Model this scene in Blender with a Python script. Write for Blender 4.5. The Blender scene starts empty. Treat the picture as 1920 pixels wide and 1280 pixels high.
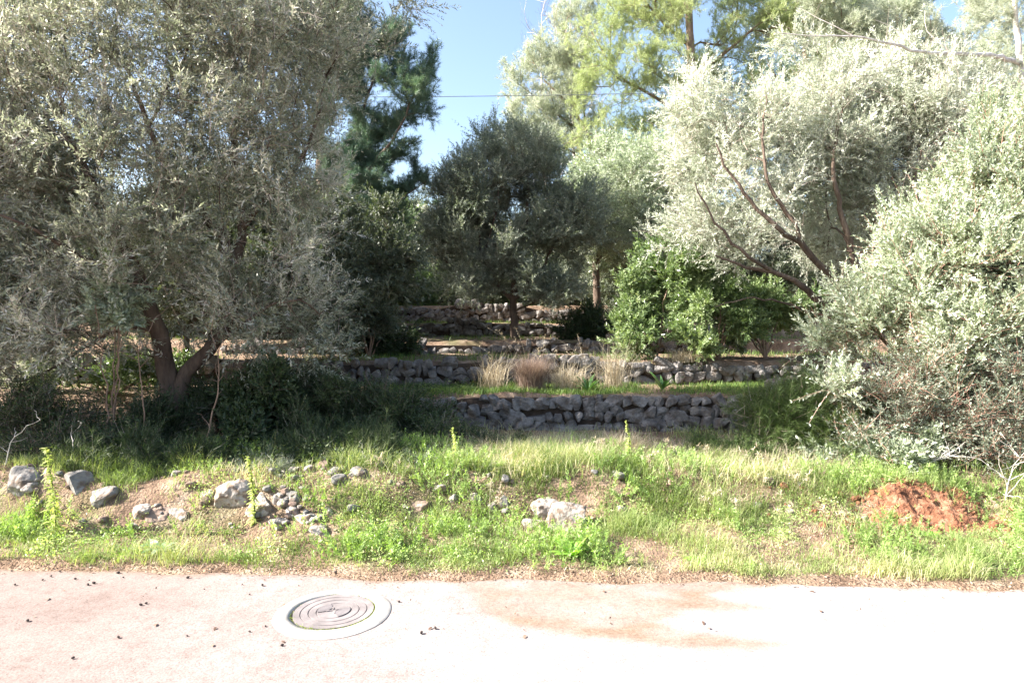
import bpy, math, random
import numpy as np
from mathutils import Vector

# ------------------------------------------------------------------ camera, sky, sun, exposure
S = bpy.context.scene
W0, H0, FPX, HCAM = 1920.0, 1280.0, 1250.0, 1.9
PITCH = -math.atan(40.0 / FPX)
cd = bpy.data.cameras.new('camera')
cam = bpy.data.objects.new('camera', cd)
S.collection.objects.link(cam)
cam.location = (0, 0, HCAM)
cam.rotation_euler = (math.radians(90) + PITCH, 0, 0)
cd.sensor_width = 36.0
cd.lens = 36.0 * FPX / W0
cd.clip_start = 0.05
cd.clip_end = 3000
S.camera = cam

SUN_EL = math.radians(35)
SUN_ROT = math.radians(263)          # clockwise from +Y: the sun stands almost due left
w = bpy.data.worlds.new('World'); S.world = w; w.use_nodes = True
nt = w.node_tree; nt.nodes.clear()
sky = nt.nodes.new('ShaderNodeTexSky'); sky.sky_type = 'NISHITA'; sky.sun_disc = False
sky.sun_elevation = SUN_EL; sky.sun_rotation = SUN_ROT
sky.air_density = 1.0; sky.dust_density = 2.4; sky.ozone_density = 1.0
bg = nt.nodes.new('ShaderNodeBackground'); bg.inputs['Strength'].default_value = 0.088
wo = nt.nodes.new('ShaderNodeOutputWorld')
nt.links.new(sky.outputs[0], bg.inputs[0]); nt.links.new(bg.outputs[0], wo.inputs[0])

sd = bpy.data.lights.new('sun', 'SUN'); sd.energy = 5.0; sd.angle = math.radians(0.5); sd.color = (1.0, 0.95, 0.87)
sun = bpy.data.objects.new('sun', sd); S.collection.objects.link(sun)
sdir = Vector((math.sin(SUN_ROT) * math.cos(SUN_EL), math.cos(SUN_ROT) * math.cos(SUN_EL), math.sin(SUN_EL)))
sun.rotation_euler = sdir.to_track_quat('Z', 'Y').to_euler()
sun.location = (-20, -6, 20)

S.view_settings.view_transform = 'Standard'
S.view_settings.look = 'None'
S.view_settings.gamma = 1.0
S.view_settings.exposure = 2.15
try:
    S.cycles.max_bounces = 6; S.cycles.diffuse_bounces = 3; S.cycles.transmission_bounces = 4
    S.cycles.transparent_max_bounces = 4
    S.cycles.caustics_reflective = False; S.cycles.caustics_refractive = False
except Exception:
    pass

# ------------------------------------------------------------------ helpers
RS = np.random.RandomState(7)
CT, ST = math.cos(PITCH), math.sin(PITCH)

def P(px, py, d):
    """the point seen at pixel (px, py) whose distance along +Y is d"""
    cx, cy, cz = px - 960.0, FPX, -(py - 640.0)
    y = cy * CT - cz * ST; z = cy * ST + cz * CT
    k = d / y
    return np.array([cx * k, d, HCAM + z * k])

def G(px, py, z=0.0):
    cx, cy, cz = px - 960.0, FPX, -(py - 640.0)
    y = cy * CT - cz * ST; zz = cy * ST + cz * CT
    k = (z - HCAM) / zz
    return np.array([cx * k, y * k, z])

def _hash(ix, iy, iz, seed):
    h = (ix.astype(np.int64) * 374761393 + iy.astype(np.int64) * 668265263 + iz.astype(np.int64) * 2147483647 + seed * 974634777) & 0xffffffff
    h = ((h ^ (h >> 13)) * 1274126177) & 0xffffffff
    h = ((h ^ (h >> 16)) * 2246822519) & 0xffffffff
    return ((h ^ (h >> 15)) & 0xffffff) / float(0xffffff)

def vnoise(x, y, z=None, seed=0):
    x = np.asarray(x, float); y = np.asarray(y, float)
    x, y = np.broadcast_arrays(x, y)
    z = np.zeros_like(x) if z is None else np.broadcast_to(np.asarray(z, float), x.shape)
    x0, y0, z0 = np.floor(x), np.floor(y), np.floor(z)
    fx, fy, fz = x - x0, y - y0, z - z0
    fx = fx * fx * (3 - 2 * fx); fy = fy * fy * (3 - 2 * fy); fz = fz * fz * (3 - 2 * fz)
    r = 0
    for dx in (0, 1):
        for dy in (0, 1):
            for dz in (0, 1):
                wgt = (fx if dx else 1 - fx) * (fy if dy else 1 - fy) * (fz if dz else 1 - fz)
                r = r + wgt * _hash(x0 + dx, y0 + dy, z0 + dz, seed)
    return r

def fbm(x, y, z=None, seed=0, octv=4):
    r, a, f, t = 0, 1.0, 1.0, 0
    for i in range(octv):
        r = r + a * vnoise(np.asarray(x) * f, np.asarray(y) * f, None if z is None else np.asarray(z) * f, seed + i * 17)
        t += a; a *= 0.5; f *= 2.03
    return r / t

def sstep(a, b, x):
    t = np.clip((x - a) / (b - a), 0, 1)
    return t * t * (3 - 2 * t)

def mesh_np(name, groups, mats, smooth=False):
    """groups: list of (verts (n,3), faces (m,k), mat index or array, rnd array or None)"""
    vs, nv = [], 0
    loops, tot, mi, rn = [], [], [], []
    for v, f, m, r in groups:
        if len(v) == 0 or len(f) == 0: continue
        vs.append(v); loops.append((f + nv).ravel()); tot.append(np.full(len(f), f.shape[1]))
        mi.append(np.full(len(f), m) if np.isscalar(m) else m)
        rn.append(np.zeros(len(f)) if r is None else r)
        nv += len(v)
    V = np.concatenate(vs).astype(np.float32); L = np.concatenate(loops).astype(np.int32)
    T = np.concatenate(tot).astype(np.int32); M = np.concatenate(mi).astype(np.int32); R = np.concatenate(rn).astype(np.float32)
    me = bpy.data.meshes.new(name)
    me.vertices.add(len(V)); me.vertices.foreach_set('co', V.ravel())
    me.loops.add(len(L)); me.loops.foreach_set('vertex_index', L)
    me.polygons.add(len(T))
    st = np.concatenate([[0], np.cumsum(T)[:-1]]).astype(np.int32)
    me.polygons.foreach_set('loop_start', st); me.polygons.foreach_set('loop_total', T)
    me.polygons.foreach_set('material_index', M)
    if smooth is False: smooth = np.zeros(len(T), bool)
    if smooth is not None:
        me.polygons.foreach_set('use_smooth', np.full(len(T), True) if smooth is True else smooth)
    me.update(calc_edges=True)
    a = me.attributes.new('rnd', 'FLOAT', 'FACE'); a.data.foreach_set('value', R)
    for m in mats: me.materials.append(m)
    return me

def link(name, me, parent=None, loc=None):
    o = bpy.data.objects.new(name, me); S.collection.objects.link(o)
    if parent is not None: o.parent = parent
    if loc is not None: o.location = loc
    return o

def tag(o, label=None, cat=None, group=None, kind=None):
    if label: o['label'] = label
    if cat: o['category'] = cat
    if group: o['group'] = group
    if kind: o['kind'] = kind
    return o

def empty(name, loc, label, cat, group=None):
    o = bpy.data.objects.new(name, None); S.collection.objects.link(o)
    o.location = tuple(float(c) for c in loc); o.empty_display_size = 0.2
    return tag(o, label, cat, group)

# ------------------------------------------------------------------ materials
def newmat(name):
    m = bpy.data.materials.new(name); m.use_nodes = True
    n = m.node_tree; n.nodes.clear()
    out = n.nodes.new('ShaderNodeOutputMaterial')
    return m, n, out

def ramp(n, stops, interp='LINEAR'):
    r = n.nodes.new('ShaderNodeValToRGB'); cr = r.color_ramp; cr.interpolation = interp
    while len(cr.elements) < len(stops): cr.elements.new(0.5)
    for e, (p, c) in zip(cr.elements, stops):
        e.position = p; e.color = (c[0], c[1], c[2], 1)
    return r

def leafmat(name, stops, transl=0.25, rough=0.45, spec=0.5, tint=(1.3, 1.45, 0.6)):
    m, n, out = newmat(name)
    at = n.nodes.new('ShaderNodeAttribute'); at.attribute_name = 'rnd'
    r = ramp(n, stops); n.links.new(at.outputs['Fac'], r.inputs[0])
    p = n.nodes.new('ShaderNodeBsdfPrincipled')
    p.inputs['Roughness'].default_value = rough
    p.inputs['Specular IOR Level'].default_value = spec
    n.links.new(r.outputs[0], p.inputs['Base Color'])
    t = n.nodes.new('ShaderNodeBsdfTranslucent')
    mu = n.nodes.new('ShaderNodeMix'); mu.data_type = 'RGBA'; mu.blend_type = 'MULTIPLY'; mu.inputs[0].default_value = 1
    n.links.new(r.outputs[0], mu.inputs[6]); mu.inputs[7].default_value = (*tint, 1)
    n.links.new(mu.outputs[2], t.inputs[0])
    mx = n.nodes.new('ShaderNodeMixShader'); mx.inputs[0].default_value = transl
    n.links.new(p.outputs[0], mx.inputs[1]); n.links.new(t.outputs[0], mx.inputs[2])
    n.links.new(mx.outputs[0], out.inputs[0])
    return m

def noisemat(name, stops, scale=6.0, detail=8, rough=0.9, bump=0.5, bscale=30.0, bdist=0.02, spec=0.2, second=None, stretch=None):
    m, n, out = newmat(name)
    tc = n.nodes.new('ShaderNodeTexCoord')
    src = tc.outputs['Object']
    if stretch:
        mp = n.nodes.new('ShaderNodeMapping'); mp.inputs['Scale'].default_value = stretch
        n.links.new(src, mp.inputs[0]); src = mp.outputs[0]
    nz = n.nodes.new('ShaderNodeTexNoise'); nz.inputs['Scale'].default_value = scale; nz.inputs['Detail'].default_value = detail
    nz.inputs['Roughness'].default_value = 0.65
    n.links.new(src, nz.inputs['Vector'])
    r = ramp(n, stops); n.links.new(nz.outputs[0], r.inputs[0])
    col = r.outputs[0]
    if second:   # (scale, lo, hi, colour)
        n2 = n.nodes.new('ShaderNodeTexNoise'); n2.inputs['Scale'].default_value = second[0]; n2.inputs['Detail'].default_value = 5
        n.links.new(src, n2.inputs['Vector'])
        mr = n.nodes.new('ShaderNodeMapRange'); mr.inputs[1].default_value = second[1]; mr.inputs[2].default_value = second[2]
        n.links.new(n2.outputs[0], mr.inputs[0])
        mx = n.nodes.new('ShaderNodeMix'); mx.data_type = 'RGBA'
        n.links.new(mr.outputs[0], mx.inputs[0]); n.links.new(col, mx.inputs[6]); mx.inputs[7].default_value = (*second[3], 1)
        col = mx.outputs[2]
    p = n.nodes.new('ShaderNodeBsdfPrincipled'); p.inputs['Roughness'].default_value = rough
    p.inputs['Specular IOR Level'].default_value = spec
    n.links.new(col, p.inputs['Base Color'])
    nb = n.nodes.new('ShaderNodeTexNoise'); nb.inputs['Scale'].default_value = bscale; nb.inputs['Detail'].default_value = 6
    n.links.new(src, nb.inputs['Vector'])
    b = n.nodes.new('ShaderNodeBump'); b.inputs['Strength'].default_value = bump; b.inputs['Distance'].default_value = bdist
    n.links.new(nb.outputs[0], b.inputs['Height']); n.links.new(b.outputs[0], p.inputs['Normal'])
    n.links.new(p.outputs[0], out.inputs[0])
    return m

M = {}
M['olive'] = leafmat('olive_leaves', [(0, (.10, .118, .08)), (.35, (.22, .245, .17)), (.6, (.40, .41, .32)), (.8, (.60, .57, .52)), (1, (.75, .70, .64))], .38, .42, .7, (1.08, 1.12, .92))
M['olive_pale'] = leafmat('pale_olive_leaves', [(0, (.24, .27, .19)), (.35, (.42, .45, .35)), (.7, (.62, .63, .54)), (1, (.75, .74, .66))], .33, .45, .5, (1.03, 1.12, .92))  # paleness raised to carry the glare on the right olive
M['olive_bush'] = leafmat('grey_green_leaves', [(0, (.14, .17, .11)), (.35, (.29, .335, .235)), (.7, (.54, .58, .46)), (1, (.74, .75, .64))], .3, .42, .5, (1.1, 1.25, .8))  # lighter tones partly carry the glare on the right
M['dark_ever'] = leafmat('dark_evergreen_leaves', [(0, (.045, .06, .04)), (.5, (.10, .125, .08)), (.8, (.19, .21, .15)), (1, (.30, .31, .23))], .2, .5)
M['dusky'] = leafmat('dusky_grey_green_leaves', [(0, (.085, .11, .08)), (.45, (.18, .21, .16)), (.75, (.31, .335, .27)), (1, (.50, .50, .42))], .3, .5, .5, (1.15, 1.25, .8))
M['pine_dark'] = leafmat('dark_pine_needles', [(0, (.05, .095, .07)), (.6, (.11, .18, .12)), (1, (.25, .32, .19))], .25, .5, .5, (1.1, 1.25, .8))
M['pine_light'] = leafmat('light_pine_needles', [(0, (.22, .26, .13)), (.5, (.38, .43, .23)), (1, (.60, .62, .40))], .42, .5, .5, (1.15, 1.25, .75))
M['pine_grey'] = leafmat('grey_pine_needles', [(0, (.28, .31, .20)), (.5, (.42, .45, .35)), (1, (.64, .64, .55))], .42, .5, .5, (1.05, 1.12, .95))
M['laurel'] = leafmat('glossy_green_leaves', [(0, (.06, .10, .04)), (.45, (.15, .215, .09)), (.8, (.30, .37, .19)), (1, (.48, .52, .34))], .3, .35, .5, (1.15, 1.25, .6))
M['broom'] = leafmat('fine_green_shoots', [(0, (.035, .06, .016)), (.6, (.075, .12, .03)), (1, (.17, .21, .065))], .25, .6)
M['asparagus'] = leafmat('dark_green_shoots', [(0, (.018, .036, .014)), (.6, (.042, .07, .024)), (1, (.10, .13, .05))], .18, .6)  # greens darkened to deepen the shade of the undergrowth
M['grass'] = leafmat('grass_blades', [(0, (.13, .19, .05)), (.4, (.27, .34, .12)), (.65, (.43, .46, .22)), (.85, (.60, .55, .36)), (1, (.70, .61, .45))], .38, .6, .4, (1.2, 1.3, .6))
M['weed'] = leafmat('weed_leaves', [(0, (.12, .20, .05)), (.5, (.27, .38, .12)), (.85, (.45, .54, .23)), (1, (.58, .62, .32))], .4, .5)
M['straw'] = leafmat('dry_straw', [(0, (.28, .22, .14)), (.5, (.50, .43, .31)), (1, (.70, .63, .50))], .3, .7, .2, (1.1, 1, .8))
M['straw_red'] = leafmat('dead_reddish_straw', [(0, (.15, .10, .085)), (.5, (.30, .225, .19)), (1, (.50, .41, .34))], .3, .8, .2, (1.1, 1, .8))
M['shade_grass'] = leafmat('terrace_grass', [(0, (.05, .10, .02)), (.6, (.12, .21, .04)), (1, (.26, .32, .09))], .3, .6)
M['litter'] = leafmat('fallen_leaves', [(0, (.10, .06, .045)), (.5, (.22, .15, .11)), (1, (.42, .33, .25))], .1, .8, .2, (1.1, 1, .8))
M['squill'] = leafmat('strap_leaves', [(0, (.04, .10, .03)), (1, (.10, .20, .06))], .2, .35)
M['bright'] = leafmat('bright_green_leaves', [(0, (.20, .42, .05)), (.6, (.32, .55, .09)), (1, (.50, .62, .18))], .35, .4)
M['spike'] = leafmat('yellow_green_leaves', [(0, (.26, .33, .08)), (.6, (.42, .48, .14)), (1, (.62, .62, .30))], .35, .5)
M['thistle'] = leafmat('mottled_thistle_leaves', [(0, (.12, .22, .10)), (.6, (.30, .40, .26)), (1, (.70, .72, .62))], .2, .5)
M['bark'] = noisemat('olive_bark', [(.3, (.06, .042, .034)), (.6, (.15, .11, .085)), (.8, (.25, .20, .16))], 9, 8, .95, 1.0, 22, .03, stretch=(1, 1, .25))
M['bark_red'] = noisemat('young_bark', [(.3, (.14, .085, .06)), (.6, (.27, .19, .14)), (.8, (.38, .30, .24))], 12, 8, .9, .6, 40, .01, stretch=(1, 1, .3))
M['bark_pine'] = noisemat('pine_bark', [(.3, (.12, .08, .06)), (.6, (.27, .20, .15)), (.8, (.40, .33, .28))], 8, 8, .95, 1.0, 18, .03, stretch=(1, 1, .3))
M['bark_pale'] = noisemat('pale_dead_wood', [(.3, (.35, .30, .26)), (.7, (.78, .74, .70))], 8, 6, .9, .5, 30, .01)
M['twig'] = leafmat('twig_bark', [(0, (.10, .075, .06)), (.6, (.21, .165, .14)), (1, (.42, .36, .32))], .0, .8, .2)
M['twig_pale'] = leafmat('pale_pinkish_twigs', [(0, (.18, .13, .11)), (.6, (.38, .30, .26)), (1, (.62, .53, .47))], .0, .8, .2)
M['twig_red'] = leafmat('reddish_twigs', [(0, (.15, .07, .05)), (.6, (.30, .17, .13)), (1, (.46, .34, .28))], .0, .8, .2)
M['stone'] = noisemat('grey_limestone', [(.3, (.07, .064, .06)), (.5, (.17, .157, .15)), (.7, (.33, .305, .285))], 6, 12, .95, 1.0, 26, .03, second=(7, .5, .66, (.105, .085, .07)))
M['core'] = noisemat('packed_earth', [(.3, (.03, .022, .018)), (.7, (.09, .065, .05))], 8, 6, 1, .5, 30, .02)  # dark backing colour, stands in for shade in the wall gaps
M['rock'] = noisemat('pale_limestone', [(.3, (.20, .165, .14)), (.5, (.34, .30, .265)), (.7, (.50, .45, .41))], 7, 12, .9, .8, 26, .025, second=(13, .5, .6, (.19, .14, .105)))
M['rock_blue'] = noisemat('blue_grey_rock', [(.3, (.12, .112, .105)), (.6, (.25, .235, .22)), (.8, (.40, .38, .355))], 5, 10, .9, .8, 20, .02, second=(9, .5, .62, (.13, .10, .08)))  # greys lowered for rocks lying in shade; plain grey stones use it too
M['rock_brown'] = noisemat('brown_rock', [(.3, (.14, .09, .07)), (.6, (.27, .20, .16)), (.8, (.38, .31, .26))], 6, 10, .9, .8, 24, .02)
M['soil'] = noisemat('red_soil', [(.25, (.075, .036, .022)), (.48, (.19, .085, .05)), (.72, (.34, .20, .13))], 11, 10, 1, 1.0, 40, .03, spec=.05)
M['cone'] = noisemat('dark_cone', [(.3, (.03, .025, .025)), (.7, (.10, .08, .075))], 30, 4, .9, .5, 90, .005)
M['iron'] = noisemat('worn_cast_iron', [(.3, (.13, .115, .115)), (.5, (.19, .168, .168)), (.7, (.26, .232, .232))], 6, 9, .75, .5, 120, .003, second=(9, .6, .72, (.22, .19, .19)))
M['iron_dark'] = noisemat('dark_cast_iron', [(.3, (.10, .09, .095)), (.7, (.2, .18, .185))], 14, 6, .7, .6, 160, .003)
M['collar'] = noisemat('pale_concrete', [(.3, (.28, .26, .24)), (.7, (.46, .435, .41))], 9, 8, .9, .3, 90, .004)
M['moss'] = leafmat('moss_tufts', [(0, (.14, .20, .04)), (.6, (.26, .34, .07)), (1, (.36, .34, .14))], .2, .8)
M['cable'] = noisemat('cable_rubber', [(.3, (.10, .11, .12)), (.7, (.18, .19, .2))], 5, 2, .7, .1, 30, .001)

# ------------------------------------------------------------------ terrain
EL, ER = G(0, 1066), G(1920, 1100)
def road_edge(x):
    t = (x - EL[0]) / (ER[0] - EL[0])
    base = EL[1] + (ER[1] - EL[1]) * t
    return base + 0.10 * (vnoise(x * 1.3, x * 0 + 3, seed=2) - .5) + 0.07 * (vnoise(x * 5, x * 0, seed=3) - .5)

def w1y(x): return 9.6 - 0.03 * x + 0.10 * (vnoise(x * .5, x * 0, seed=11) - .5)
def w2y(x): return 11.3 + 0.02 * x + 0.25 * (vnoise(x * .4, x * 0 + 5, seed=12) - .5)
def w3y(x): return 14.0 + 0.04 * x + 0.3 * (vnoise(x * .4, x * 0 + 9, seed=13) - .5)
def w4y(x): return 17.0 + 0.05 * x + 0.3 * (vnoise(x * .4, x * 0 + 19, seed=14) - .5)
def w5y(x): return 21.0 + 0.04 * x + 0.5 * (vnoise(x * .4, x * 0 + 29, seed=15) - .5)
Z0, Z1, Z2, Z3, Z4, Z5 = .30, .80, 1.19, 1.46, 1.80, 2.35

def height(x, y):
    x = np.asarray(x, float); y = np.asarray(y, float)
    e = road_edge(x)
    z = np.full(np.broadcast(x, y).shape, -0.03)
    bank = 5.95 + 0.35 * (vnoise(x * .8, x * 0 + 1, seed=21) - .5) + .25 * sstep(1.5, 5, x)
    hb = .46 - .10 * sstep(-.5, 3, x) + .10 * (vnoise(x * .9, x * 0 + 7, seed=22) - .5)
    z = z + sstep(-.12, .10, y - e) * 0.05
    z = z + sstep(.1, .95, y - e) * 0.07
    z = z + sstep(bank - .22, bank + .38, y) * (hb - .09)
    z = z - (hb - .30) * sstep(6.9, 9.0, y)
    inner = sstep(0, .6, y - e)
    z = z + .16 * (fbm(x * 2.3, y * 2.6, seed=35, octv=3) - .5) * sstep(bank - .5, bank - .1, y) * sstep(bank + .9, bank + .3, y)
    z = z + inner * 0.07 * (fbm(x * 1.7, y * 1.7, seed=31) - .5) + inner * .05 * (fbm(x * 7, y * 7, seed=33, octv=3) - .5)
    a1 = sstep(w1y(x) + .06, w1y(x) + .26, y); s1 = sstep(8.4, 10.8, y)
    k1 = sstep(-1.5, -1.0, x)
    z = z + (k1 * a1 + (1 - k1) * s1) * (Z1 - Z0)
    z = z + sstep(w2y(x) + .06, w2y(x) + .26, y) * (Z2 - Z1)
    z = z + sstep(w3y(x) + .06, w3y(x) + .26, y) * (Z3 - Z2)
    z = z + sstep(w4y(x) + .06, w4y(x) + .26, y) * (Z4 - Z3)
    z = z + sstep(w5y(x) + .06, w5y(x) + .26, y) * (Z5 - Z4)
    z = z + np.clip(y - 22, 0, 120) * .065 + np.clip(y - 142, 0, 400) * .02
    z = z + sstep(30, 80, y) * 4 * (fbm(x * .03, y * .03, seed=41) - .5)
    return z

def H(x, y): return float(height(np.array([float(x)]), np.array([float(y)]))[0])

def GT(px, py, d0=4.9):
    """first point of the terrain seen at a pixel"""
    ds = np.arange(d0, 30, .02); q = P(px, py, 1.0); k = (q - np.array([0, 0, HCAM]))
    xs = k[0] * ds; zs = HCAM + k[2] * ds
    hit = np.where(zs <= height(xs, ds))[0]
    d = ds[hit[0]] if len(hit) else 6.0
    return np.array([k[0] * d, d, HCAM + k[2] * d])

def axis(segs):
    out = []
    for a, b, s in segs: out.append(np.arange(a, b, s))
    return np.concatenate(out + [[segs[-1][1]]])
gx = axis([(-400, -60, 20), (-60, -16, 2), (-16, -7, .2), (-7, 7, .07), (7, 16, .2), (16, 60, 2), (60, 400, 20)])
gy = axis([(-60, -6, 3), (-6, 4.4, .4), (4.4, 8.5, .06), (8.5, 22, .09), (22, 40, .6), (40, 100, 4), (100, 600, 25)])
X, Y = np.meshgrid(gx, gy)
Zg = height(X, Y)
nx, ny = len(gx), len(gy)
idx = np.arange(nx * ny).reshape(ny, nx)
F = np.stack([idx[:-1, :-1], idx[:-1, 1:], idx[1:, 1:], idx[1:, :-1]], -1).reshape(-1, 4)
# ground material: brown-red earth with stone grit, green moss where nothing else grows
m, n, out = newmat('earth')
tc = n.nodes.new('ShaderNodeTexCoord')
n1 = n.nodes.new('ShaderNodeTexNoise'); n1.inputs['Scale'].default_value = 3.5; n1.inputs['Detail'].default_value = 12; n1.inputs['Roughness'].default_value = .7
r1 = ramp(n, [(.3, (.10, .065, .045)), (.5, (.22, .15, .105)), (.68, (.38, .29, .22))])
n2 = n.nodes.new('ShaderNodeTexNoise'); n2.inputs['Scale'].default_value = 1.1; n2.inputs['Detail'].default_value = 8
mr = n.nodes.new('ShaderNodeMapRange'); mr.inputs[1].default_value = .55; mr.inputs[2].default_value = .75
mx = n.nodes.new('ShaderNodeMix'); mx.data_type = 'RGBA'; mx.inputs[7].default_value = (.09, .10, .04, 1)
n3 = n.nodes.new('ShaderNodeTexNoise'); n3.inputs['Scale'].default_value = 45; n3.inputs['Detail'].default_value = 6
b = n.nodes.new('ShaderNodeBump'); b.inputs['Strength'].default_value = 1; b.inputs['Distance'].default_value = .03
p = n.nodes.new('ShaderNodeBsdfPrincipled'); p.inputs['Roughness'].default_value = .95; p.inputs['Specular IOR Level'].default_value = .1
for q in (n1, n2, n3): n.links.new(tc.outputs['Object'], q.inputs['Vector'])
n.links.new(n1.outputs[0], r1.inputs[0]); n.links.new(n2.outputs[0], mr.inputs[0]); n.links.new(mr.outputs[0], mx.inputs[0])
n.links.new(r1.outputs[0], mx.inputs[6]); n.links.new(mx.outputs[2], p.inputs['Base Color'])
n.links.new(n3.outputs[0], b.inputs['Height']); n.links.new(b.outputs[0], p.inputs['Normal']); n.links.new(p.outputs[0], out.inputs[0])
M['earth'] = m
ground = link('ground', mesh_np('ground', [(np.stack([X, Y, Zg], -1).reshape(-1, 3), F, 0, None)], [m], True))
tag(ground, 'terraced hillside ground of brown earth and moss rising from the road', None, None, 'structure')

# ---- road
rx = axis([(-60, -7, 2), (-7, 7, .04), (7, 60, 2)])
ty = np.concatenate([np.linspace(0, .62, 14)[:-1], np.linspace(.62, 1, 110)])
RX, TY = np.meshgrid(rx, ty)
RY = -4.0 + TY * (road_edge(RX) + 4.0)
RZ = 0.004 + 0.004 * (fbm(RX * 2, RY * 2, seed=51) - .5)
RZ = RZ - .03 * sstep(.05, 0, road_edge(RX) - RY)
idx = np.arange(RX.size).reshape(RX.shape)
F = np.stack([idx[:-1, :-1], idx[:-1, 1:], idx[1:, 1:], idx[1:, :-1]], -1).reshape(-1, 4)
me = mesh_np('road', [(np.stack([RX, RY, RZ], -1).reshape(-1, 3), F, 0, None)], [], True)
# soil washed over the road: painted by shape (a stain that stays put)
def chaikin_inside(poly, x, y):
    poly = np.array([G(*q)[:2] for q in poly]); c = np.zeros(x.shape, bool); j = len(poly) - 1
    dmin = np.full(x.shape, 1e9)
    for i in range(len(poly)):
        xi, yi = poly[i]; xj, yj = poly[j]
        cond = ((yi > y) != (yj > y)) & (x < (xj - xi) * (y - yi) / (yj - yi + 1e-12) + xi)
        c ^= cond
        L2 = (xj - xi) ** 2 + (yj - yi) ** 2
        t = np.clip(((x - xi) * (xj - xi) + (y - yi) * (yj - yi)) / L2, 0, 1)
        dmin = np.minimum(dmin, np.hypot(x - xi - t * (xj - xi), y - yi - t * (yj - yi))); j = i
    return np.where(c, dmin, -dmin)
stain_poly = [(700, 1078), (830, 1092), (880, 1115), (905, 1150), (960, 1175), (1080, 1196), (1250, 1212), (1400, 1222), (1500, 1214), (1470, 1200),
              (1380, 1190), (1280, 1180), (1230, 1165), (1300, 1150), (1440, 1148), (1470, 1140), (1400, 1128), (1330, 1115), (1500, 1100), (1800, 1100), (1900, 1060), (700, 1040)]
xx, yy = RX.ravel(), RY.ravel()
wob = .10 * (fbm(xx * 3, yy * 3, seed=61) - .5)
ds = chaikin_inside(stain_poly, xx, yy) + wob
st = sstep(-.05, .10, ds) * (1 - .25 * sstep(.1, .4, ds)) * (.3 + .95 * fbm(xx * 4, yy * 7, seed=62))
edge = sstep(.16, .0, road_edge(xx) - yy + .1 * (fbm(xx * 4, yy * 4, seed=63) - .5))
st = np.clip(np.maximum(st, edge * .9), 0, 1)
at = me.attributes.new('stain', 'FLOAT', 'POINT'); at.data.foreach_set('value', st.astype(np.float32))
m, n, out = newmat('pale_asphalt')
tc = n.nodes.new('ShaderNodeTexCoord'); sx = n.nodes.new('ShaderNodeSeparateXYZ')
n1 = n.nodes.new('ShaderNodeTexNoise'); n1.inputs['Scale'].default_value = 90; n1.inputs['Detail'].default_value = 6; n1.inputs['Roughness'].default_value = .7
r1 = ramp(n, [(.32, (.11, .10, .10)), (.44, (.205, .184, .178)), (.62, (.275, .250, .243))])
vo = n.nodes.new('ShaderNodeTexVoronoi'); vo.inputs['Scale'].default_value = 150
n2 = n.nodes.new('ShaderNodeTexNoise'); n2.inputs['Scale'].default_value = 1.3; n2.inputs['Detail'].default_value = 7
r2 = ramp(n, [(.35, (.86, .82, .80)), (.6, (1.05, 1.03, 1.02))])
mul = n.nodes.new('ShaderNodeMix'); mul.data_type = 'RGBA'; mul.blend_type = 'MULTIPLY'; mul.inputs[0].default_value = 1
# paler towards the right end, darker and pinker on the left
mr = n.nodes.new('ShaderNodeMapRange'); mr.inputs[1].default_value = -2.6; mr.inputs[2].default_value = 1.0
r3 = ramp(n, [(0, (.97, .87, .83)), (1, (1.4, 1.42, 1.45))])
mul2 = n.nodes.new('ShaderNodeMix'); mul2.data_type = 'RGBA'; mul2.blend_type = 'MULTIPLY'; mul2.inputs[0].default_value = 1
a = n.nodes.new('ShaderNodeAttribute'); a.attribute_name = 'stain'
mx = n.nodes.new('ShaderNodeMix'); mx.data_type = 'RGBA'
n4 = n.nodes.new('ShaderNodeTexNoise'); n4.inputs['Scale'].default_value = 40; n4.inputs['Detail'].default_value = 8
r4 = ramp(n, [(.3, (.155, .105, .075)), (.7, (.25, .18, .135))])
p = n.nodes.new('ShaderNodeBsdfPrincipled'); p.inputs['Roughness'].default_value = .9; p.inputs['Specular IOR Level'].default_value = .2
b = n.nodes.new('ShaderNodeBump'); b.inputs['Strength'].default_value = .6; b.inputs['Distance'].default_value = .006
for q in (n1, n2, n4, vo): n.links.new(tc.outputs['Object'], q.inputs['Vector'])
n.links.new(tc.outputs['Object'], sx.inputs[0]); n.links.new(sx.outputs[0], mr.inputs[0]); n.links.new(mr.outputs[0], r3.inputs[0])
n.links.new(n1.outputs[0], r1.inputs[0]); n.links.new(n2.outputs[0], r2.inputs[0])
n.links.new(r1.outputs[0], mul.inputs[6]); n.links.new(r2.outputs[0], mul.inputs[7])
n.links.new(mul.outputs[2], mul2.inputs[6]); n.links.new(r3.outputs[0], mul2.inputs[7])
n.links.new(n4.outputs[0], r4.inputs[0])
v2 = n.nodes.new('ShaderNodeTexVoronoi'); v2.inputs['Scale'].default_value = 34; v2.inputs['Randomness'].default_value = 1
m5 = n.nodes.new('ShaderNodeTexNoise'); m5.inputs['Scale'].default_value = 9; m5.inputs['Detail'].default_value = 9; m5.inputs['Roughness'].default_value = .75
r5 = ramp(n, [(.3, (.78, .74, .72)), (.5, (1, 1, 1)), (.7, (1.1, 1.1, 1.1))])
r6 = ramp(n, [(.06, (.45, .42, .42)), (.13, (1, 1, 1))])
n.links.new(tc.outputs['Object'], v2.inputs['Vector']); n.links.new(tc.outputs['Object'], m5.inputs['Vector'])
n.links.new(m5.outputs[0], r5.inputs[0]); n.links.new(v2.outputs['Distance'], r6.inputs[0])
mm = n.nodes.new('ShaderNodeMix'); mm.data_type = 'RGBA'; mm.blend_type = 'MULTIPLY'; mm.inputs[0].default_value = 1
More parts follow.
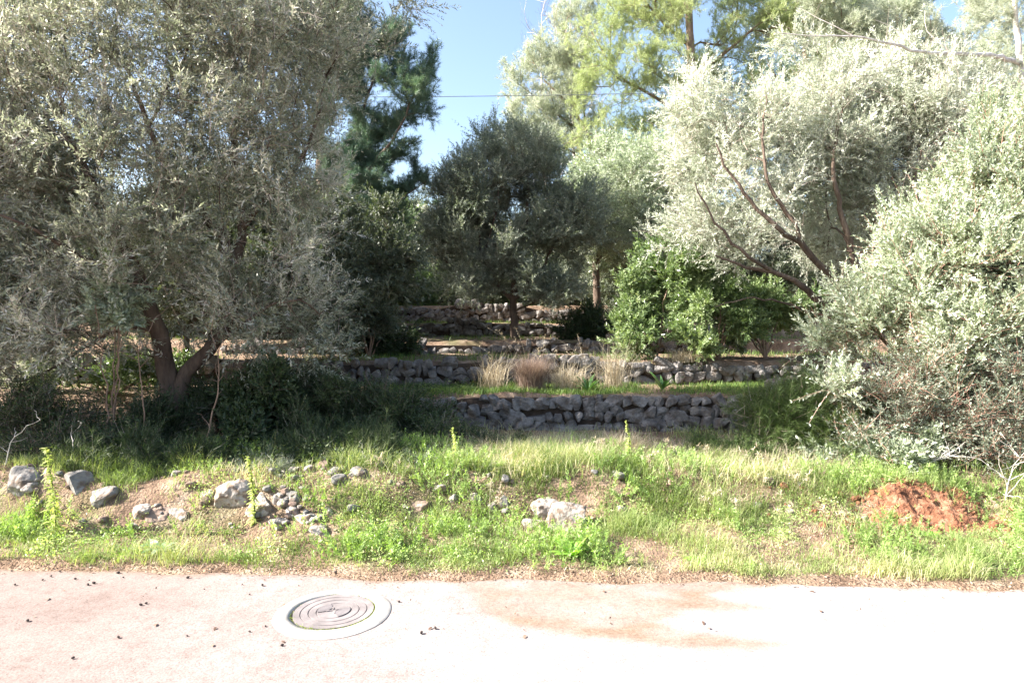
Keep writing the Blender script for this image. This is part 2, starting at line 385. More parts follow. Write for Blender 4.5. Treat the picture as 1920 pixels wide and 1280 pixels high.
n.links.new(r5.outputs[0], mm.inputs[6]); n.links.new(r6.outputs[0], mm.inputs[7])
mq = n.nodes.new('ShaderNodeMix'); mq.data_type = 'RGBA'; mq.blend_type = 'MULTIPLY'; mq.inputs[0].default_value = 1
n.links.new(a.outputs['Fac'], mx.inputs[0]); n.links.new(mul2.outputs[2], mx.inputs[6]); n.links.new(r4.outputs[0], mx.inputs[7])
n.links.new(mx.outputs[2], mq.inputs[6]); n.links.new(mm.outputs[2], mq.inputs[7]); n.links.new(mq.outputs[2], p.inputs['Base Color']); n.links.new(n1.outputs[0], b.inputs['Height']); n.links.new(b.outputs[0], p.inputs['Normal'])
n.links.new(p.outputs[0], out.inputs[0])
me.materials.append(m)
tag(link('road', me), 'sun-bleached pale road with brown soil washed over its edge', None, None, 'structure')

# ------------------------------------------------------------------ stones and dry stone walls
def ico(level):
    t = (1 + 5 ** .5) / 2
    v = [(-1, t, 0), (1, t, 0), (-1, -t, 0), (1, -t, 0), (0, -1, t), (0, 1, t), (0, -1, -t), (0, 1, -t), (t, 0, -1), (t, 0, 1), (-t, 0, -1), (-t, 0, 1)]
    f = [(0, 11, 5), (0, 5, 1), (0, 1, 7), (0, 7, 10), (0, 10, 11), (1, 5, 9), (5, 11, 4), (11, 10, 2), (10, 7, 6), (7, 1, 8),
         (3, 9, 4), (3, 4, 2), (3, 2, 6), (3, 6, 8), (3, 8, 9), (4, 9, 5), (2, 4, 11), (6, 2, 10), (8, 6, 7), (9, 8, 1)]
    v = [np.array(q) / np.linalg.norm(q) for q in v]
    for _ in range(level):
        mid = {}; nf = []
        def mp(a, b):
            k = (min(a, b), max(a, b))
            if k not in mid:
                q = v[a] + v[b]; v.append(q / np.linalg.norm(q)); mid[k] = len(v) - 1
            return mid[k]
        for a, b, c in f:
            ab, bc, ca = mp(a, b), mp(b, c), mp(c, a)
            nf += [(a, ab, ca), (b, bc, ab), (c, ca, bc), (ab, bc, ca)]
        f = nf
    return np.array(v), np.array(f)
ICO = {k: ico(k) for k in (1, 2, 3, 4)}

def stone_verts(level, rs, box=.5, planes=11, rough=.045):
    v, f = ICO[level]
    v = v.copy()
    # push towards a box, cut by random planes, roughen
    mxn = np.abs(v).max(1, keepdims=True)
    v = v * (1 - box) + v / mxn * box * .86
    for _ in range(planes):
        nrm = rs.normal(size=3); nrm /= np.linalg.norm(nrm)
        d = rs.uniform(.5, .86)
        s = v @ nrm
        v = v - np.outer(np.clip(s - d, 0, None) * .97, nrm)
    o = rs.uniform(0, 90, 3)
    nz = fbm(v[:, 0] * 1.9 + o[0], v[:, 1] * 1.9 + o[1], v[:, 2] * 1.9 + o[2], seed=5, octv=4 if level < 4 else 6) - .5
    v = v * (1 + rough * 3 * nz[:, None])
    return v, f

def build_wall(name, label, x0, x1, yf, zb, zt, size, seed, level=2, group='dry stone terrace walls', mat='stone'):
    rs = np.random.RandomState(seed)
    gr = []
    x = x0
    zcur = {}
    rows = 0
    # rows of stones, widths and heights vary; joints staggered
    z_off = 0.0; row = 0
    while True:
        hrow = size * rs.uniform(.55, .95)
        x = x0 + rs.uniform(-.3, .3) * size
        any_in = False
        while x < x1:
            wd = size * rs.choice([.6, .8, 1.0, 1.25, 1.6], p=[.3, .25, .2, .15, .1]) * rs.uniform(.85, 1.15)
            xc = x + wd / 2
            base = float(zb(xc)); top = float(zt(xc)) + .05 * (rs.rand() - .5)
            wav = size * .8 * (float(vnoise(np.array([xc * 1.7]), np.array([row * 1.3]), seed=seed)[0]) - .5)
            z0 = base + z_off + wav
            hs = hrow * rs.uniform(.85, 1.25)
            if z0 < top - hs * .25 and z0 + hs < top + hs * .45:
                any_in = True
                v, f = stone_verts(level, rs, .75, 9, .04)
                dp = size * rs.uniform(.55, .8)
                yoff = rs.uniform(-.035, .045)
                if rs.rand() < .3 and hs < wd:   # tilt
                    tl = rs.uniform(-.5, .5)
                else: tl = rs.uniform(-.2, .2)
                v = v / np.abs(v).max(0) * np.array([wd * .56, dp * .5, hs * .62])
                c, s = math.cos(tl), math.sin(tl)
                v = v @ np.array([[c, 0, -s], [0, 1, 0], [s, 0, c]])
                c, s = math.cos(rs.uniform(-.3, .3)), math.sin(rs.uniform(-.3, .3))
                v = v + np.array([xc, float(yf(xc)) + dp * .25 + yoff + .05 * (z0 - base), z0 + hs / 2])
                gr.append((v, f, 0, rs.rand(1).repeat(len(f))))
            elif z0 < top: any_in = True
            x += wd * .98
        z_off += hrow * .86; row += 1
        if not any_in or row > 12: break
    # dark backing behind the face, darkens the gaps between stones
    xs = np.arange(x0, x1 + .1, .15); k = len(xs)
    yb = np.array([float(yf(q)) for q in xs]) + size * .42
    zbm = np.array([float(zb(q)) for q in xs]) - .1; ztm = np.array([float(zt(q)) for q in xs]) - .05
    v = np.concatenate([np.stack([xs, yb, zbm], 1), np.stack([xs, yb, ztm], 1), np.stack([xs, yb + .25, ztm], 1), np.stack([xs, yb + .25, zbm], 1)])
    i = np.arange(k - 1)
    f = np.concatenate([np.stack([i + a * k, i + 1 + a * k, i + 1 + b_ * k, i + b_ * k], 1) for a, b_ in ((0, 1), (1, 2), (2, 3))])
    me = mesh_np(name, gr, [M[mat]], True)
    t = empty(name, (0.5 * (x0 + x1), float(yf(.5 * (x0 + x1))), float(zb(.5 * (x0 + x1)))), label, 'wall', group)
    me.shade_flat()
    o = link('stonework', me, t); o.location = -t.location
    o2 = link('earth_core', mesh_np(name, [(v, f, 0, None)], [M['core']]), t); o2.location = -t.location
    return t

ar = lambda fn: (lambda q: fn(np.array([float(q)]))[0])
zg = lambda yf, off: (lambda q: H(q, float(yf(np.array([float(q)]))[0]) - off))
build_wall('dry_stone_wall', 'grey dry stone wall of angular blocks nearest the road, in shade behind the grass', -1.35, 5.4, ar(w1y), lambda q: .16, lambda q: Z1 + .01 - .1 * sstep(-.6, -1.4, q), .215, 101, 3)
build_wall('dry_stone_wall', 'second dry stone terrace wall, half shaded and half sunlit, behind the dry grass tussock', -9.5, 7.5, ar(w2y),
           zg(w2y, .15), lambda q: Z2 + .0 + .07 * math.sin(q * .9 + 1) + .06 * (q < -1.5), .21, 102, 2)
build_wall('dry_stone_wall', 'low shaded dry stone wall just in front of the small dark tree trunk', -6, 5, ar(w3y), zg(w3y, .15), lambda q: Z3 + .05 + .5 * (float(vnoise(np.array([q * .8]), np.array([3.5]), seed=7)[0]) - .62), .19, 103, 2)
build_wall('dry_stone_wall', 'shaded dry stone wall right behind the small dark tree trunk', -6, 6, ar(w4y), zg(w4y, .15), lambda q: Z4 + .05 + .5 * (float(vnoise(np.array([q * .8]), np.array([4.5]), seed=7)[0]) - .62), .20, 104, 2)
build_wall('dry_stone_wall', 'farthest and highest tumbled dry stone wall below the bright grass at the back', -8, 8, ar(w5y), zg(w5y, .15), lambda q: Z5 - .02 + .5 * (float(vnoise(np.array([q * .8]), np.array([5.5]), seed=7)[0]) - .62), .24, 105, 2)

ROCKS = []
def rock(px, py, wpx, hpx, d, label, mat='rock', seed=0, level=4, depth=None, rz=0.0, tilt=0.0, box=.35, group=None, name='rock', cat='rock', rough=.15):
    rs = np.random.RandomState(seed + 1000)
    if d < 7 and 850 < py < 1100:
        g_ = GT(px, py + hpx * .14); d = g_[1] + wpx * d / FPX * .22
    c = P(px, py, d); wm = wpx * d / FPX; hm = hpx * d / FPX
    v, f = stone_verts(level, rs, box, 7, rough)
    v = v / np.abs(v).max(0) * np.array([wm / 2, (depth or wm * .8) / 2, hm / 2 * 1.15])
    ct, s_ = math.cos(tilt), math.sin(tilt)
    v = v @ np.array([[ct, 0, -s_], [0, 1, 0], [s_, 0, ct]])
    ROCKS.append((c[0], c[1], wm)) if wm > .17 and c[1] < 7 else None
    o = link(name, mesh_np(name, [(v, f, 0, None)], [M[mat]], True), None, tuple(c))
    o.rotation_euler.z = rz
    return tag(o, label, cat, group)

# the bank along the road; (px, py, w, h, depth, label)
R_ = [
 (52, 908, 96, 56, 6.2, 'big slanted blue-grey boulder in shade behind the tall leafy spike, at far left', 'rock_blue', .45),
 (152, 912, 92, 52, 6.3, 'shaded grey boulder just right of the tall leafy spike', 'rock_blue', .2),
 (195, 935, 75, 45, 6.05, 'smaller grey rock leaning against the shaded boulder by the leafy spike', 'rock_blue', -.2),
 (262, 966, 50, 34, 5.85, 'pale block with a brown side low in the bank left of the middle', 'rock', .1),
 (300, 968, 52, 32, 5.9, 'brown split rock wedged low in the bank between two pale stones', 'rock_brown', -.1),
 (338, 966, 44, 34, 5.8, 'pale upright stone leaning right of the brown split rock', 'rock', .6),
 (390, 934, 32, 30, 6.1, 'small pale rounded stone up the bank left of the long pale boulder', 'rock', 0),
 (440, 936, 85, 62, 6.05, 'long pale boulder bulging out of the bank under the small leafy spike', 'rock', -.15),
 (488, 957, 75, 52, 5.95, 'rounded pale boulder right of the long one, dark cracks below', 'rock', .1),
 (522, 938, 34, 26, 6.1, 'small blue-grey stone on top of the rounded pale boulder', 'rock_blue', 0),
 (550, 938, 30, 24, 6.15, 'small shaded grey stone beside the pebble rubble', 'rock_blue', .3),
 (545, 962, 34, 26, 6.0, 'pale fist-sized stone at the left of the rubble', 'rock', .2),
 (520, 985, 44, 26, 5.9, 'flat pale stone low at the foot of the rubble', 'rock', -.1),
 (572, 972, 40, 26, 5.95, 'pale flat stone in the middle of the rubble', 'rock', .2),
 (598, 974, 28, 22, 5.95, 'grey stone with a dark side in the rubble', 'rock_blue', 0),
 (602, 998, 46, 24, 5.85, 'whitest flat stone at the bottom right of the rubble', 'rock', .35),
 (616, 962, 22, 20, 6.05, 'tiny pale stone at the right end of the rubble', 'rock', 0),
 (628, 886, 30, 20, 6.7, 'grey stone on top of the bank in the shade', 'rock_blue', 0),
 (672, 892, 40, 30, 6.6, 'blue-grey angular stone at the top of the bank among green weeds', 'rock_blue', .3),
 (752, 912, 22, 18, 6.3, 'small brown stone on the bank left of the three upright stones', 'rock_brown', 0),
 (790, 948, 40, 22, 6.0, 'flat brown stone half buried left of the three upright stones', 'rock_brown', .1),
 (850, 940, 18, 26, 6.15, 'leftmost of the three small upright pale stones', 'rock', .2),
 (891, 940, 24, 28, 6.15, 'pointed middle one of the three small upright stones', 'rock', -.2),
 (947, 948, 24, 34, 6.05, 'bluish rightmost of the three small upright stones', 'rock_blue', 0),
 (816, 908, 14, 14, 6.4, 'tiny brown pebble on top of the bank', 'rock_brown', 0),
 (922, 925, 16, 16, 6.3, 'tiny pink stone above the bluish upright one', 'rock', 0),
 (1062, 984, 84, 72, 5.75, 'largest pale limestone block sticking out of the grass above the bright weed', 'rock', .05),
 (1022, 956, 54, 38, 5.95, 'pale stone resting behind the left corner of the largest limestone block', 'rock', -.1),
 (1000, 984, 46, 30, 5.75, 'pale stone half hidden in grass left of the largest limestone block', 'rock', .5),
 (1052, 942, 20, 14, 6.05, 'small reddish stone perched behind the largest limestone block', 'rock_brown', 0),
 (1162, 960, 28, 24, 5.95, 'small pale stone alone in the grass right of the largest block', 'rock', .2),
 (1420, 948, 22, 14, 5.9, 'small stone with a dark side beside the reddish bare patch', 'rock_blue', 0),
 (1746, 918, 26, 14, 6.25, 'small white stone lying on top of the red soil heap', 'rock', 0),
 (1768, 1058, 20, 13, 5.2, 'small white stone near the road below the red soil heap', 'rock_blue', 0),
 (1622, 972, 14, 12, 5.7, 'white pebble at the left foot of the red soil heap', 'rock', 0),
 (1462, 731, 62, 36, 9.95, 'large pale boulder on the first terrace with a sunlit top', 'rock_blue', 0),
 (1513, 728, 60, 30, 10.2, 'blue-grey boulder beside the pale one, half behind the dark feathery bush', 'rock_blue', .1),
 (1410, 748, 60, 18, 9.75, 'flat pale slab capping the right end of the nearest wall', 'rock', 0),
 (942, 676, 18, 12, 11.2, 'small white stone on the second wall behind the tussock', 'rock', 0),
 (1090, 1000, 0, 0, 0, '', '', 0)]
for i, (px, py, wp, hp, d, lab, mt, tl) in enumerate(R_):
    if wp: rock(px, py, wp * (1.08 if wp < 70 or px > 600 else .86), hp * 1.05, d, lab, mt, i, 4 if wp > 40 else 3, tilt=tl, rz=(i * 1.7) % 1 - .5, name='boulder' if wp > 70 else 'stone', cat='boulder' if wp > 70 else 'stone',
                     box=.45 if 'block' in lab else .12)

# loose small rubble in the bank: share one label
rs = np.random.RandomState(55)
for i in range(130):
    px = (rs.uniform(480, 660) if i % 3 == 0 else rs.uniform(20, 960)) if i < 112 else rs.uniform(1000, 1560)
    x = P(px, 950, 6)[0]; yb = 5.65 + rs.rand() * .75
    wm = rs.uniform(.03, .09) if rs.rand() < .8 else rs.uniform(.09, .17)
    v, f = stone_verts(2, rs, .4, 7, .07)
    v = v * np.array([wm, wm * .8, wm * .65]) * .5
    o = link('pebble', mesh_np('pebble', [(v, f, 0, None)], [M[['rock', 'rock_brown', 'rock_blue'][rs.randint(3)]]], True), None, (x, yb, H(x, yb) + wm * .16))
    o.rotation_euler.z = rs.uniform(0, 3)
    tag(o, 'small loose stone half sunk in the grassy bank', 'stone', 'small loose stones in the bank')

# ------------------------------------------------------------------ red soil heap
def soil_heap():
    c = P(1740, 985, 5.95); cx, cy = c[0], 6.0
    wx, wy, hh = 1.0, .55, .12
    q = np.linspace(-1.15, 1.15, 150); r = np.linspace(-1.15, 1.15, 90)
    A, B = np.meshgrid(q, r)
    xw = cx + A * wx; yw = cy + B * wy
    rad = np.sqrt(A ** 2 + B ** 2) + .5 * (fbm(A * 2, B * 2, seed=70) - .5)
    prof = sstep(1.0, .15, rad) * (.62 + .38 * sstep(-.6, .35, A))
    z = height(xw, yw) - .03 + prof * hh + prof * .22 * (fbm(A * 5, B * 3.2, seed=71) - .5) + .05 * (fbm(A * 22, B * 12, seed=72) - .5) * (prof > .02)
    z = z - .03 * sstep(.1, 0., prof)
    idx = np.arange(A.size).reshape(A.shape)
    F = np.stack([idx[:-1, :-1], idx[:-1, 1:], idx[1:, 1:], idx[1:, :-1]], -1).reshape(-1, 4)
    rs = np.random.RandomState(9)
    gr = [(np.stack([xw, yw, z], -1).reshape(-1, 3), F, 0, None)]
    for i in range(1500):
        a, b = rs.uniform(-1.5, 1.5), rs.uniform(-1.6, .8)
        if a * a + b * b > (1.2 if rs.rand() < .8 else 2.3): continue
        k = (int(np.clip((b + 1.15) / 2.3 * 89, 0, 89)), int(np.clip((a + 1.15) / 2.3 * 149, 0, 149)))
        s = rs.uniform(.004, .016) if rs.rand() < .95 else rs.uniform(.02, .035)
        v, f = stone_verts(1 if s < .014 else 2, rs, .2, 4, .15)
        gr.append((v * s * rs.uniform(.7, 1.3, 3) + np.array([cx + a * wx, cy + b * wy, max(z[k], H(cx + a * wx, cy + b * wy)) + s * .3]), f, 0, None))
    sm = np.zeros(sum(len(g[1]) for g in gr), bool)
    o = link('soil_heap', mesh_np('soil_heap', gr, [M['soil']], True))
    tag(o, 'heap of crumbly red soil dumped on the grass at the right', 'soil heap')
soil_heap()
rock(1868, 992, 44, 30, 5.6, 'dark red-brown clod of earth at the right foot of the soil heap', 'soil', 77, 3, name='clod', cat='clod', rough=.16)
rock(1782, 1106, 16, 26, 4.85, 'dark brown curled bit of bark at the road edge on the right', 'rock_brown', 78, 3, depth=.05, name='bark_piece', cat='bark', tilt=.35)
for i, (px, py, wp) in enumerate([(1450, 950, 60), (1245, 935, 40), (1490, 950, 40)]):
    pass

# ------------------------------------------------------------------ manhole
def lathe(profile, seg=96, irregular=0.0, seed=0):
    pr = np.array(profile); a = np.linspace(0, 2 * math.pi, seg, endpoint=False)
    k = 1 + irregular * (vnoise(np.cos(a) * 2 + 5, np.sin(a) * 2 + 5, seed=seed) - .5) if irregular else np.ones(seg)
    v = np.stack([np.outer(pr[:, 0], np.cos(a) * k), np.outer(pr[:, 0], np.sin(a) * k), np.repeat(pr[:, 1:2], seg, 1)], -1).reshape(-1, 3)
    i = np.arange(seg); j = (i + 1) % seg
    f = np.concatenate([np.stack([r * seg + i, r * seg + j, (r + 1) * seg + j, (r + 1) * seg + i], 1) for r in range(len(pr) - 1)])
    return v, f[:, ::-1]
mc = G(626, 1149); RM = .262
mh = empty('manhole_cover', (mc[0], mc[1], .006), 'round ribbed cast iron manhole cover in a pale concrete ring on the road', 'manhole cover')
v, f = lathe([(RM + .008, -.02), (RM + .008, .012), (RM + .05, .013), (RM + .10, .009), (RM + .112, .001)], 96, .05, 4)
link('concrete_collar', mesh_np('collar', [(v, f, 0, None)], [M['collar']], True), mh)
prof = [(RM - .008, -.02), (RM - .008, .012)]
rr = RM - .008
for k in range(3):
    prof += [(rr - .040, .012), (rr - .041, .006), (rr - .046, .006), (rr - .047, .012)]
    rr -= .050
prof += [(rr - .02, .012), (0.001, .0125)]
v, f = lathe(prof, 96)
gr = [(v, f, 0, None)]
for a in (0, math.pi / 2, math.pi, 1.5 * math.pi):      # key slots and a raised cross in the middle
    bx = np.array([(-.004, -.0, 0), (.004, 0, 0), (.004, .034, 0), (-.004, .034, 0), (-.004, 0, 1), (.004, 0, 1), (.004, .034, 1), (-.004, .034, 1)], float)
    bx[:, 2] = bx[:, 2] * .005 + .0125; bx[:, 1] += .012
    ca, sa = math.cos(a + .4), math.sin(a + .4)
    bx = bx @ np.array([[ca, sa, 0], [-sa, ca, 0], [0, 0, 1]])
    gr.append((bx, np.array([(4, 5, 6, 7), (0, 1, 5, 4), (1, 2, 6, 5), (2, 3, 7, 6), (3, 0, 4, 7)]), 0, None))
for a0, a1 in ((2.0, 3.5), (-1.1, .4)):       # two dark recessed lifting pads with a pale bar between
    aa = np.linspace(a0, a1, 14); ro, ri = .105, .03
    V = np.concatenate([np.stack([ro * np.cos(aa), ro * np.sin(aa), np.full(14, .0165)], 1), np.stack([ri * np.cos(aa), ri * np.sin(aa), np.full(14, .0165)], 1)])
    i = np.arange(13); gr.append((V, np.stack([i, i + 1, i + 15, i + 14], 1)[:, ::-1], 1, None))
me_ = mesh_np('cover', gr, [M['iron'], M['iron_dark']], False)
link('cover_plate', me_, mh)
rs = np.random.RandomState(3)
nb = 2200; a = rs.uniform(0, 2 * math.pi, nb)
keep = rs.rand(nb) < .12 + .88 * (np.sin(a * 1 - .9 + math.pi) * .5 + .5) ** 1.5; a = a[keep]; nb = len(a)
r0 = RM + rs.normal(0, .010, nb) + .006
base = np.stack([r0 * np.cos(a), r0 * np.sin(a), np.full(nb, .006)], 1)
dr = rs.normal(size=(nb, 3)); dr[:, 2] = np.abs(dr[:, 2]) + .5; dr /= np.linalg.norm(dr, axis=1)[:, None]
sd_ = np.cross(dr, rs.normal(size=(nb, 3))); sd_ /= np.linalg.norm(sd_, axis=1)[:, None]
L = rs.uniform(.006, .018, nb)[:, None]
v = np.stack([base - sd_ * .0025, base + sd_ * .0025, base + dr * L], 1).reshape(-1, 3)
tag(link('moss_ring', mesh_np('moss', [(v, np.arange(nb * 3).reshape(-1, 3), 0, rs.rand(nb))], [M['moss']]), mh))

# ------------------------------------------------------------------ vegetation machinery
def tube(path, rad, sides):
    """path (k,3), rad (k,) -> verts, quads"""
    k = len(path)
    tan = np.gradient(path, axis=0); tan /= np.linalg.norm(tan, axis=1)[:, None] + 1e-9
    ref = np.array([.31, .17, .93]) if abs(tan[0][2]) < .9 else np.array([1., .1, 0])
    u = np.cross(tan, ref); u /= np.linalg.norm(u, axis=1)[:, None] + 1e-9
    w_ = np.cross(tan, u)
    a = np.arange(sides) * 2 * math.pi / sides
    v = path[:, None, :] + rad[:, None, None] * (np.cos(a)[None, :, None] * u[:, None, :] + np.sin(a)[None, :, None] * w_[:, None, :])
    i = np.arange(sides); j = (i + 1) % sides
    f = np.concatenate([np.stack([r * sides + i, r * sides + j, (r + 1) * sides + j, (r + 1) * sides + i], 1) for r in range(k - 1)])
    return v.reshape(-1, 3), f

def resample(pts, step, rs=None, jit=0.0):
    pts = np.asarray(pts, float); out = [pts[0]]
    # Catmull-Rom
    q = np.vstack([2 * pts[0] - pts[1], pts, 2 * pts[-1] - pts[-2]])
    for i in range(1, len(q) - 2):
        L = np.linalg.norm(q[i + 1] - q[i]); m_ = max(1, int(round(L / step)))
        for t in np.linspace(0, 1, m_ + 1)[1:]:
            p0, p1, p2, p3 = q[i - 1], q[i], q[i + 1], q[i + 2]
            c = .5 * ((2 * p1) + (-p0 + p2) * t + (2 * p0 - 5 * p1 + 4 * p2 - p3) * t * t + (-p0 + 3 * p1 - 3 * p2 + p3) * t ** 3)
            if rs is not None: c = c + rs.normal(0, jit, 3)
            out.append(c)
    return np.array(out)

class Grower:
    def __init__(s, limbs, rs, step=.16, alpha=.35):
        """limbs: list of (points, r_start, r_end); first is the trunk, the others start at the nearest node"""
        s.rs, s.step, s.alpha = rs, step, alpha
        s.pos, s.par, s.rad, s.pl = [], [], [], []
        for li, (pts, ra, rb) in enumerate(limbs):
            pts = np.asarray(pts, float)
            if li == 0 or len(s.pos) == 0:
                par = -1
            else:
                A = np.array(s.pos); par = int(np.argmin(((A - pts[0]) ** 2).sum(1)))
                if np.linalg.norm(A[par] - pts[0]) > .6: par = -1
                else: pts[0] = A[par]
            path = resample(pts, step, rs, .012)
            for k, q in enumerate(path):
                if k == 0 and par != -1: continue
                r = ra + (rb - ra) * k / max(1, len(path) - 1)
                s.add(q, par, r); par = len(s.pos) - 1
        s.nfix = len(s.pos)
    def add(s, q, par, r=None):
        s.pos.append(np.asarray(q, float)); s.par.append(par); s.rad.append(r)
        s.pl.append(0 if par < 0 else s.pl[par] + float(np.linalg.norm(s.pos[par] - s.pos[-1])))
    def grow(s, att, sag=.0):
        pos = np.zeros((len(s.pos) + len(att) * 14 + 500, 3)); pos[:len(s.pos)] = s.pos
        pl = np.zeros(len(pos)); pl[:len(s.pl)] = s.pl; nn = len(s.pos)
        d0 = np.min(((att[:, None, :] - pos[None, :nn:2, :]) ** 2).sum(2), axis=1)
        for i in np.argsort(d0):
            a = att[i]
            if nn > len(pos) - 40: break
            dd = np.sqrt(((pos[:nn] - a) ** 2).sum(1))
            j = int(np.argmin(dd + s.alpha * pl[:nn]))
            L = dd[j]
            if L < s.step * .5: continue
            k = max(1, int(L / (s.step * 1.25)))
            st_ = pos[j]
            # leave along the parent direction at first
            pj = s.par[j]
            dirp = (st_ - pos[pj]) if pj >= 0 else np.array([0, 0, .1])
            dirp = dirp / (np.linalg.norm(dirp) + 1e-9)
            c1 = st_ + dirp * L * .3 + s.rs.normal(0, .06, 3) * L
            c2 = a - (a - st_) * .3 + np.array([0, 0, L * .12]) + s.rs.normal(0, .07, 3) * L
            par = j
            for t in np.linspace(0, 1, k + 1)[1:]:
                q = (1 - t) ** 3 * st_ + 3 * (1 - t) ** 2 * t * c1 + 3 * (1 - t) * t * t * c2 + t ** 3 * a
                q = q - np.array([0, 0, sag * t * t * L])
                s.add(q, par); pos[nn] = q; pl[nn] = pl[par] + float(np.linalg.norm(pos[par] - q)); par = nn; nn += 1
    def finish(s, tip=.0035, pw=2.5):
        n_ = len(s.pos); s.P = np.array(s.pos)
        acc = np.zeros(n_); r = np.zeros(n_); s.kids = [[] for _ in range(n_)]
        for i in range(n_ - 1, -1, -1):
            r[i] = max(tip, acc[i] ** (1 / pw) if acc[i] > 0 else tip)
            if s.rad[i] is not None: r[i] = s.rad[i]
            if s.par[i] >= 0: acc[s.par[i]] += r[i] ** pw; s.kids[s.par[i]].append(i)
        for i in range(n_):
            p_ = s.par[i]
            if p_ >= 0: r[i] = min(r[i], r[p_])
        s.R = r
    def wood(s, rmin=0.0):
        gr = []
        starts = [(i, -1) for i in range(len(s.par)) if s.par[i] < 0]
        while starts:
            i, p_ = starts.pop()
            chain = [p_] if p_ >= 0 else []
            while True:
                chain.append(i)
                ks = s.kids[i]
                if not ks: break
                fx = [k for k in ks if k < s.nfix]
                nx_ = max(fx or ks, key=lambda k: s.R[k])
                if fx and i < s.nfix and (i + 1) in fx: nx_ = i + 1
                for k in ks:
                    if k != nx_: starts.append((k, i))
                i = nx_
            if len(chain) < 2: continue
            path = s.P[chain]; rad = s.R[chain].copy()
            if p_ >= 0: rad[0] = min(rad[0], rad[1] * 1.3)
            rm = rad.max()
            if rm < rmin: continue
            if rm > .03: rad = rad * (1 + .22 * (vnoise(path[:, 0] * 5, path[:, 1] * 5, path[:, 2] * 4, seed=3) - .5))
            v, f = tube(path, rad, 10 if rm > .05 else (6 if rm > .015 else (4 if rm > .006 else 3)))
            gr.append((v, f, 0, None))
        return gr

def attractors(blobs, density, rs, gap=.45, gscale=1.1, shell=.35, seed=0):
    """blobs: (centre, (rx,ry,rz)); points mostly towards the outside of each blob, holes cut by noise"""
    out = []
    for c, r in blobs:
        vol = 4.19 * r[0] * r[1] * r[2]; k = int(vol * density) + 3
        d = rs.normal(size=(k, 3)); d /= np.linalg.norm(d, axis=1)[:, None]
        rr = (shell + (1 - shell) * rs.rand(k)) ** .6
        o_ = len(out) * 3.7
        rr = rr * (.62 + .95 * vnoise(d[:, 0] * 2.3 + o_, d[:, 1] * 2.3 + o_, d[:, 2] * 2.3, seed=77 + seed))
        out.append(np.asarray(c) + d * rr[:, None] * np.asarray(r))
    a = np.concatenate(out)
    nz = fbm(a[:, 0] * gscale, a[:, 1] * gscale, a[:, 2] * gscale, seed=90 + seed, octv=3)
    return a[nz > gap]

def BL(px, py, d, rpx, rpy, rd):
    return (P(px, py, d), (rpx * d / FPX, rd, rpy * d / FPX))

# ---- spray templates: z is the shoot direction; verts, faces, mat, rnd
def leaf_quad(base, dr, nrm, L, wd, fold=0.0):
    sd = np.cross(dr, nrm); sd /= np.linalg.norm(sd) + 1e-9
    return [base, base + dr * L * .45 + sd * wd * .5, base + dr * L, base + dr * L * .45 - sd * wd * .5]

def spray(rs, length, nl, leaf, wd, spread=1.0, bend=.15, stem_w=.003, whorl=False, side=2):
    pts = []; q = np.zeros(3); d = np.array([0, 0, 1.]); bv = rs.normal(size=3) * bend
    k = 3
    for i in range(k + 1):
        pts.append(q.copy()); d = d + bv / k; d /= np.linalg.norm(d); q = q + d * length / k
    pts = np.array(pts)
    v, f, mt = [], [], []
    for t in np.linspace(.08, 1, nl // side):
        x = t * k; i = min(k - 1, int(x)); c = pts[i] + (pts[i + 1] - pts[i]) * (x - i)
        dd = pts[i + 1] - pts[i]; dd /= np.linalg.norm(dd)
        ang = rs.uniform(0, 6.28)
        for j in range(side):
            a = ang + j * 2 * math.pi / side + rs.normal(0, .3)
            o = np.array([math.cos(a), math.sin(a), 0.])
            dl = dd * (1.0 - .25 * spread) + o * spread * rs.uniform(.5, 1.1); dl /= np.linalg.norm(dl)
            nr = rs.normal(size=3)
            s_ = rs.uniform(.65, 1.2) * (1.0 if t < .85 else .75)
            v += leaf_quad(c, dl, nr, leaf * s_, wd * s_)
    nq = len(v) // 4
    v = np.array(v); f = np.arange(nq * 4).reshape(-1, 4)
    # stem: two crossing ribbons
    sv = []; sf = []
    for o in (np.array([.8, .6, 0]),):
        b0 = len(v) + len(sv)
        for i, c in enumerate(pts):
            ww = stem_w * (1 - .6 * i / k); sv += [c - o * ww / 2, c + o * ww / 2]
        for i in range(k): sf.append((b0 + 2 * i, b0 + 2 * i + 1, b0 + 2 * i + 3, b0 + 2 * i + 2))
    V = np.vstack([v, np.array(sv)]); F = np.vstack([f, np.array(sf)])
    mt = np.concatenate([np.zeros(nq, int), np.ones(len(sf), int)])
    return V, F, mt

def needle_shoot(rs, length, nn, nl, wd, spread=.8):
    """pine shoot: thin triangles pointing forward and out"""
    t = rs.rand(nn) ** .8; a = rs.uniform(0, 6.28, nn)
    b = np.stack([np.zeros(nn), np.zeros(nn), t * length], 1)
    d = np.stack([np.cos(a) * spread, np.sin(a) * spread, rs.uniform(.3, 1.2, nn)], 1) + rs.normal(0, .15, (nn, 3))
    d /= np.linalg.norm(d, axis=1)[:, None]
    s_ = np.cross(d, rs.normal(size=(nn, 3))); s_ /= np.linalg.norm(s_, axis=1)[:, None]
    L = (nl * rs.uniform(.7, 1.15, nn))[:, None]
    v = np.stack([b - s_ * wd / 2, b + s_ * wd / 2, b + d * L], 1).reshape(-1, 3)
    f = np.arange(nn * 3).reshape(-1, 3)
    sv = np.array([(-.003, 0, 0), (.003, 0, 0), (0, 0, length)]); f2 = np.array([[0, 1, 2]]) + nn * 3
    return np.vstack([v, sv]), np.vstack([f, f2]), np.concatenate([np.zeros(nn, int), np.ones(1, int)])

